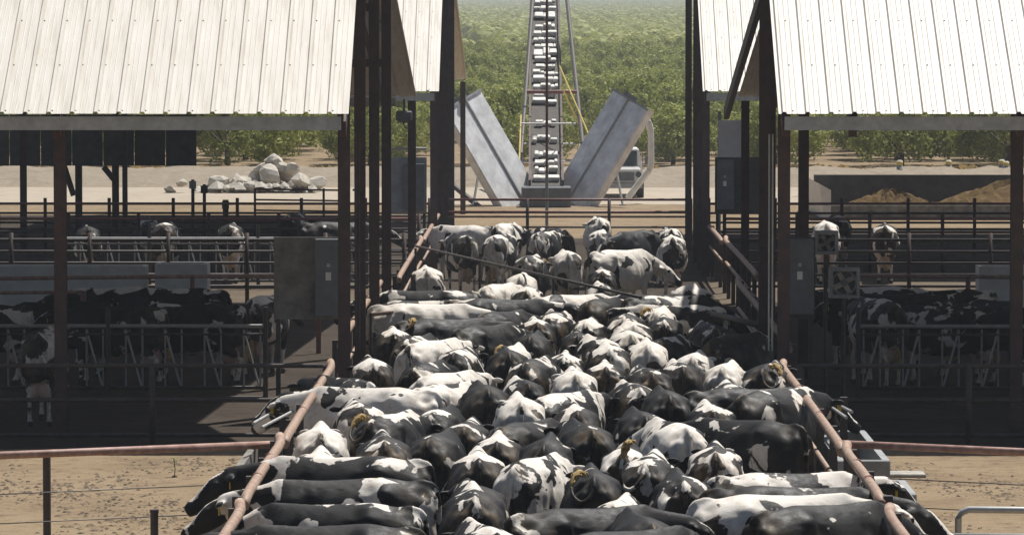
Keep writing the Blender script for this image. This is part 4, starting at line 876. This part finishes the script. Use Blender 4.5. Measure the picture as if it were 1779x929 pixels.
# coat code: (white bias, saddle)  B black, K black with pale saddle edge, T white-topped, M mixed, W mostly white, S white with spots
COAT = {'B': (.33, .50), 'K': (.40, .58), 'T': (.375, .84), 'M': (.44, .56), 'W': (.585, .60), 'S': (.525, .58)}
WORD = {'B': 'black cow', 'K': 'mostly black cow', 'T': 'black cow with white-topped back', 'M': 'black and white patched cow', 'W': 'mostly white cow', 'S': 'white cow with black patches'}
HERD = [
 # x, y of the hips in the photograph, heading (0 = away, + = turned to the left), coat, head, tail, where
 (664, 803, 80, 'T', 's', 'h', 'standing crosswise at left rail, farthest of the near four'),
 (668, 832, 91, 'M', 's', 'h', 'standing crosswise at left rail, second of the near four'),
 (650, 864, 77, 'M', 'd', 'h', 'standing crosswise at left rail with white shoulder patch'),
 (640, 905, 88, 'B', 's', 'h', 'standing crosswise at the bottom edge, nearest left rail'),
 (590, 945, 70, 'W', 's', 'h', 'cut by the bottom edge near the left rail'),
 (762, 940, 20, 'K', 'l', 'h', 'cut by the bottom edge beside the bare floor gap'),
 (868, 903, 12, 'T', 's', 'h', 'at the bottom edge, left of center'),
 (936, 876, -58, 'B', 's', 'h', 'turned right at the bottom, behind the white-backed one'),
 (1000, 906, -50, 'B', 'r', 'h', 'turned right at the bottom center edge'),
 (1030, 944, 8, 'W', 's', 'h', 'showing only its back at the bottom center edge'),
 (948, 819, -14, 'S', 's', 'h', 'with black thigh patches in the near center'),
 (961, 777, -4, 'B', 's', 'h', 'with white tail head in the near center'),
 (871, 760, 2, 'T', 's', 'h', 'just left of the big black rump, near center'),
 (836, 797, 4, 'T', 'l', 'h', 'at left center, before the two chevron backs'),
 (828, 828, 10, 'K', 's', 'h', 'with dark chevron back, left center front'),
 (834, 864, 4, 'T', 'r', 'h', 'with white chevron band, left center front'),
 (1090, 768, -8, 'K', 's', 'h', 'behind the raised-tail cow at right center'),
 (1106, 796, -6, 'T', 's', 'u', 'raising its tail high at right center'),
 (1078, 824, 2, 'B', 's', 'o', 'with yellow tail tuft flicked on its rump'),
 (1088, 857, -4, 'T', 's', 'h', 'with black thighs below the raised tail, front'),
 (1104, 892, 6, 'B', 'l', 'h', 'at the bottom, right of center'),
 (1237, 776, -3, 'M', 's', 'w', 'with white hind leg and swinging tail at right'),
 (1334, 722, 48, 'K', 's', 'h', 'turned left before the right rail'),
 (1316, 690, -38, 'K', 's', 'h', 'with white shoulder patch leaning to right rail'),
 (1216, 709, 2, 'T', 's', 'h', 'with white chevron rump, right middle'),
 (1188, 733, 12, 'W', 'l', 'h', 'with pale rounded flank at right center'),
 (1300, 813, -70, 'M', 's', 'h', 'crosswise with head towards the right rail, farthest of three'),
 (1280, 864, -74, 'W', 's', 'w', 'dirty, crosswise at right with yellow tail tuft'),
 (1372, 876, -52, 'B', 'd', 'h', 'large, crosswise in the bottom right corner'),
 (1310, 840, -88, 'B', 's', 'h', 'crosswise with its head out over the right yard'),
 (573, 731, 2, 'W', 's', 'h', 'facing away at left rail, before the black head'),
 (577, 770, -2, 'W', 's', 'h', 'behind the crosswise group at left rail'),
 (686, 759, 6, 'K', 's', 'h', 'with tan patch over its left hip, left middle'),
 (700, 709, -18, 'T', 's', 'o', 'with pink-white rump and yellow tuft, left'),
 (700, 690, 68, 'W', 's', 'h', 'crosswise at left rail with clean white side'),
 (636, 700, 8, 'M', 's', 'h', 'facing away before the clean white side, left'),
 (690, 667, 62, 'K', 's', 'h', 'crosswise with white spine by the left post'),
 (662, 622, 3, 'T', 's', 'h', 'right beside the left barn post'),
 (748, 618, -14, 'K', 's', 'h', 'behind the sprawling white cow, left middle'),
 (766, 640, -28, 'W', 's', 'h', 'sprawling between black ones in left middle'),
 (826, 655, -32, 'S', 's', 'h', 'with tan-stained back in the center left'),
 (752, 703, -8, 'K', 'r', 'h', 'with white flank stripe, left of center'),
 (806, 692, 4, 'B', 'l', 'h', 'dull one in the center left'),
 (894, 684, 0, 'W', 's', 'h', 'with a red mark on its rump, center'),
 (872, 705, -4, 'K', 's', 'h', 'in front of the red-marked rump, center'),
 (862, 732, -24, 'B', 's', 'h', 'turned slightly right, center front'),
 (890, 616, 4, 'B', 's', 'h', 'below the curled yellow tail, center'),
 (980, 617, 0, 'T', 's', 'h', 'in the very middle of the herd'),
 (969, 644, 4, 'W', 's', 'h', 'with tan hips just left of the middle'),
 (990, 666, -24, 'K', 's', 'w', 'large one with white belly stripes, middle'),
 (970, 707, 2, 'K', 's', 'h', 'with broad black rump in the middle front'),
 (1044, 625, 0, 'T', 's', 'h', 'with arched white rump right of the middle'),
 (1056, 607, 5, 'T', 'r', 'h', 'behind the arched white rump'),
 (1122, 602, -2, 'W', 's', 'h', 'with a red streak on its tail head, right middle'),
 (1207, 607, -4, 'W', 's', 'h', 'with grey tail, half in barn shadow at right'),
 (1158, 641, 4, 'T', 's', 'h', 'with ragged white rump, right middle'),
 (1250, 631, -8, 'W', 's', 'h', 'with dark tail stripe near the right post'),
 (1278, 655, 0, 'T', 'l', 'h', 'small one before the dark-striped tail'),
 (1322, 647, -10, 'M', 's', 'o', 'dung-stained, closest to the right post'),
 (1235, 676, -66, 'B', 's', 'h', 'crosswise with long dusty back at right'),
 (1176, 690, 5, 'B', 's', 'h', 'dusty lumpy one at right center'),
 (696, 578, 3, 'T', 's', 'h', 'below the short tan rail gate at left'),
 (728, 594, -22, 'W', 's', 'h', 'with ink-like back blotches, left'),
 (762, 584, -10, 'K', 's', 'h', 'between the blotched cow and the grey-black one'),
 (826, 571, -30, 'B', 's', 'h', 'large grey-black one with hollow flank'),
 (696, 532, -84, 'W', 's', 'h', 'crosswise behind the short tan rail gate'),
 (748, 558, -62, 'B', 's', 'o', 'with orange tail tuft beside the white cow'),
 (898, 593, -6, 'W', 's', 'o', 'with curled yellow tail on its hip, center'),
 (926, 578, -6, 'B', 's', 'h', 'behind the curled yellow tail'),
 (918, 562, 3, 'T', 's', 'h', 'with jagged white rump line, center back'),
 (884, 541, -28, 'B', 's', 'h', 'with rounded back at center left back'),
 (932, 549, -12, 'T', 'r', 'h', 'under the middle of the swing gate'),
 (992, 574, 2, 'K', 's', 'h', 'with one white hip patch in the middle back'),
 (1022, 526, -22, 'B', 's', 'h', 'glossy one just below the swing gate'),
 (985, 519, -50, 'S', 's', 'h', 'dirty one touching the swing gate'),
 (1060, 546, -4, 'T', 's', 'h', 'with peaked white rump right of center back'),
 (1068, 563, 4, 'T', 'l', 'h', 'low one in front of the peaked rump'),
 (1084, 577, 6, 'S', 's', 'h', 'with torn white patch, right of center back'),
 (1036, 592, 8, 'M', 's', 'h', 'with speckled left hip right of the middle'),
 (1062, 528, -60, 'K', 'r', 'h', 'at the low end of the swing gate'),
 (1134, 533, -8, 'W', 's', 'o', 'with raised yellow-brown tail at right back'),
 (1152, 552, -4, 'M', 's', 'h', 'at the edge of the barn shadow'),
 (1144, 582, -12, 'M', 's', 'h', 'standing in blue shade behind the red-streaked cow'),
 (1224, 553, -6, 'M', 's', 'h', 'farthest in the blue barn shade at right'),
 (1236, 570, 6, 'M', 'l', 'h', 'second in the blue barn shade at right'),
 (1262, 586, -30, 'B', 's', 'h', 'deep in the shade by the right barn post'),
 (1206, 495, 0, 'W', 's', 'h', 'with pinkish rump by the right lane fence'),
 (1222, 511, -4, 'S', 's', 'h', 'in front of the pinkish rump at right'),
 (1196, 512, 80, 'K', 's', 'h', 'crosswise with striped spine, right back'),
 (1158, 526, 70, 'T', 's', 'h', 'crosswise behind the raised brown tail'),
 (742, 470, 4, 'S', 's', 'h', 'at the left fence before the gate hinge'),
 (782, 503, 84, 'K', 's', 'h', 'crosswise behind the swing gate, left, farther'),
 (786, 514, 85, 'T', 's', 'h', 'crosswise behind the swing gate, left, nearer'),
 (838, 525, -84, 'K', 's', 'h', 'crosswise with grey back under the swing gate'),
 (855, 489, -20, 'W', 's', 'h', 'beyond the swing gate at left center'),
 (906, 476, -4, 'W', 's', 'h', 'low pale one beyond the swing gate'),
 (916, 500, 2, 'T', 's', 'h', 'touching the middle of the swing gate'),
 (922, 444, -8, 'T', 's', 'h', 'with arched white back beyond the gate'),
 (983, 439, 2, 'W', 's', 'h', 'clean cream one in the far center'),
 (1054, 438, -42, 'W', 'r', 'h', 'pale one turning its face right, far center'),
 (1046, 464, 0, 'T', 's', 'h', 'in front of the pale turning one'),
 (1043, 486, 3, 'T', 'l', 'h', 'with two black thighs, far center front'),
 (863, 408, -12, 'S', 's', 'h', 'with black thighs and white legs, far left'),
 (806, 408, 12, 'K', 's', 'h', 'with white hind legs, far left by the fence'),
 (828, 387, 60, 'W', 's', 'h', 'at the far end left, behind the black one'),
 (868, 388, -15, 'W', 's', 'h', 'at the far end left, behind the black thighs'),
 (935, 397, -18, 'M', 's', 'w', 'with side-swept tail at the far rails'),
 (975, 395, 30, 'K', 's', 'h', 'at the far rails left of center'),
 (1043, 397, -4, 'S', 's', 'h', 'with two black thighs at the far rails'),
 (1040, 382, 4, 'W', 's', 'h', 'touching the far red rails, center'),
 (1118, 396, 150, 'B', 's', 'h', 'shaded one facing back with pale blaze'),
 (905, 655, 6, 'K', 'l', 'h', 'squeezed behind the red-marked rump'),
 (925, 625, -10, 'M', 'r', 'h', 'left of the very middle one'),
 (1015, 655, 10, 'T', 'l', 'h', 'low between the arched rump and the striped belly'),
 (1100, 655, 5, 'K', 's', 'h', 'in the dark gap right of the middle'),
 (1130, 700, 8, 'B', 's', 'h', 'with white leg patch in the dark gap, right'),
 (785, 740, -6, 'B', 'l', 'h', 'dark one beside the yellow-tagged head'),
 (1015, 740, 8, 'B', 's', 'h', 'in the dark gap behind the near black rump'),
 (1180, 826, 4, 'K', 's', 'h', 'in front of the swinging tail at right'),
 (620, 655, 30, 'K', 's', 'h', 'tucked against the left post'),
 (845, 610, -8, 'M', 's', 'h', 'left of the curled yellow tail'),
 (960, 535, 5, 'M', 's', 'h', 'small one below the gate middle'),
 (1100, 545, -5, 'K', 's', 'h', 'left of the raised brown tail'),
 (1168, 412, 2, 'S', 's', 'h', 'spotted like a dalmatian in far right shade'),
 (1164, 394, 4, 'M', 's', 'h', 'behind the spotted one at far right'),
]
SIDE = [  # cows in the barn pens: X, Y, heading, coat, head, tail, label tail
 (-7.35, 67.4, -2, 'M', 's', 'w', 'standing alone at the left edge behind pen rails'),
 (-7.7, 76.8, 84, 'B', 'd', 'h', 'crosswise in left pen, nearest the left edge'),
 (-5.4, 75.4, 80, 'K', 's', 'h', 'crosswise in left pen behind the headlocks'),
 (-4.75, 77.2, -12, 'M', 's', 'h', 'with pale legs at the right end of left pen'),
 (-10.6, 107.2, 5, 'K', 's', 'h', 'behind the long trough at far left'),
 (-8.9, 108.4, -6, 'M', 's', 'h', 'second behind the long trough at far left'),
 (-7.3, 107.6, 3, 'K', 's', 'h', 'behind the short trough at far left'),
 (-5.2, 108.0, -70, 'B', 's', 'h', 'beside the lit headlock bars at far left'),
 (5.55, 74.6, 20, 'M', 's', 'h', 'nearest the fans in the right pen'),
 (6.35, 76.8, 75, 'K', 's', 'h', 'second in the shaded row of right pen'),
 (7.0, 74.8, 65, 'M', 's', 'h', 'third in the shaded row of right pen'),
 (7.9, 76.4, 40, 'K', 's', 'h', 'fourth in the shaded row of right pen'),
 (8.5, 74.4, 70, 'B', 's', 'h', 'at the right edge of the right pen'),
 (-6.6, 75.2, 75, 'K', 's', 'h', 'crosswise in the middle of left pen'),
 (-8.9, 75.6, 88, 'M', 's', 'h', 'crosswise and cut by the left edge'),
 (-5.9, 79.0, 70, 'T', 's', 'h', 'with pale back behind the left pen row'),
 (-7.0, 79.6, 96, 'T', 's', 'h', 'with grey back under the pink rail, left'),
 (6.0, 79.0, 80, 'T', 's', 'h', 'with pale back behind the right pen row'),
 (7.4, 79.4, 100, 'M', 's', 'h', 'behind the shaded row, under the right pink rail'),
 (-9.7, 113.5, 10, 'M', 's', 'h', 'farther back beyond the left trough'),
 (-6.2, 113.8, -8, 'K', 's', 'h', 'farther back right of the short trough'),
 (7.3, 113.5, 4, 'K', 's', 'h', 'farther back between the two facing away, right'),
 (6.6, 107.2, 2, 'W', 's', 'h', 'facing away beyond the right pen, left one'),
 (8.0, 107.6, -5, 'M', 's', 'h', 'facing away beyond the right pen, right one'),
]
rc = random.Random(77); ci = 0
def add_cow(x, y, hd, code, head, tail, where, seed, group):
    if head == 's': head = 'stv'[int(seed*97) % 3]
    bias, top = COAT[code]; k = rc.uniform(.90, 1.0)
    o = link('dairy_cow', BODY[head]); o.location = (x, y, .008); o.rotation_euler.z = math.radians(hd + rc.uniform(-3, 3)); o.scale = (k*rc.uniform(.80, .88), k, k*rc.uniform(.98, 1.02))
    c = (bias + rc.uniform(-.02, .02), seed, top, 1); o.color = c
    tag(o, WORD[code] + ' ' + where, 'cow', group)
    t = link('tail', TAIL[tail], o); t.color = c
    if rc.random() < .5: t.scale.x = -1
    if abs(hd) > 35 or head in 'lr':
        for (ep, ea) in EARS['cow_body_' + head]:
            g_ = link('ear_tag', tg, o); g_.location = ep; g_.rotation_euler.z = ea
    return o
# standing room: push bodies apart (mostly in depth) until no two occupy the same ground
ALL = []
for (px, py, hd, code, head, tail, where) in HERD:
    p = at(px, py, z=1.37); ALL.append([p.x, p.y, hd, code, head, tail, where, 'cows crowded in the lane'])
for (X, Y, hd, code, head, tail, where) in SIDE: ALL.append([X, Y, hd, code, head, tail, where, 'cows in the side pens'])
for it in range(60):
    moved = False
    for i in range(len(ALL)):
        A = ALL[i]; ha = math.radians(A[2]); da = (-math.sin(ha), math.cos(ha))
        for j in range(i):
            B_ = ALL[j]
            if abs(A[0]-B_[0]) > 2.6 or abs(A[1]-B_[1]) > 2.6: continue
            hb = math.radians(B_[2]); db = (-math.sin(hb), math.cos(hb)); best = (9, 0, 0)
            for s in (-.25, .15, .55, .95, 1.25):
                for t in (-.25, .15, .55, .95, 1.25):
                    ex = A[0] + da[0]*s - B_[0] - db[0]*t; ey = A[1] + da[1]*s - B_[1] - db[1]*t; q = math.hypot(ex, ey)
                    if q < best[0]: best = (q, ex, ey)
            if best[0] < .60:
                moved = True; k = (.60 - best[0])*.55; sy = 1 if (A[1] + da[1]*.45) > (B_[1] + db[1]*.45) else -1; sx = 1 if best[1] > 0 else -1
                A[1] += sy*k; B_[1] -= sy*k; A[0] += sx*k*.18; B_[0] -= sx*k*.18
    if not moved: break
for (x, y, hd, code, head, tail, where, grp) in ALL:
    ci += 1; add_cow(x, y, hd, code, head, tail, where, (ci*.6180339) % 1, grp)
# ---------------------------------------------------------------- dusty air
mh = bpy.data.materials.new('haze_air'); mh.use_nodes = True; nt = mh.node_tree; nt.nodes.clear()
out = nt.nodes.new('ShaderNodeOutputMaterial'); pv = nt.nodes.new('ShaderNodeVolumePrincipled'); pv.inputs['Color'].default_value = (.80, .86, .95, 1); pv.inputs['Density'].default_value = .00036; pv.inputs['Anisotropy'].default_value = .2
nt.links.new(pv.outputs[0], out.inputs['Volume'])
me = bpy.data.meshes.new('haze'); bm = bmesh.new(); bmesh.ops.create_cube(bm, size=1, matrix=Matrix.Translation((0, 2580, 30)) @ Matrix.Diagonal((3100, 5280, 66, 1))); bm.to_mesh(me); bm.free(); me.materials.append(mh)
tag(link('haze', me), 'thin dusty air between the yard and the far hillside', 'haze', kind='stuff')
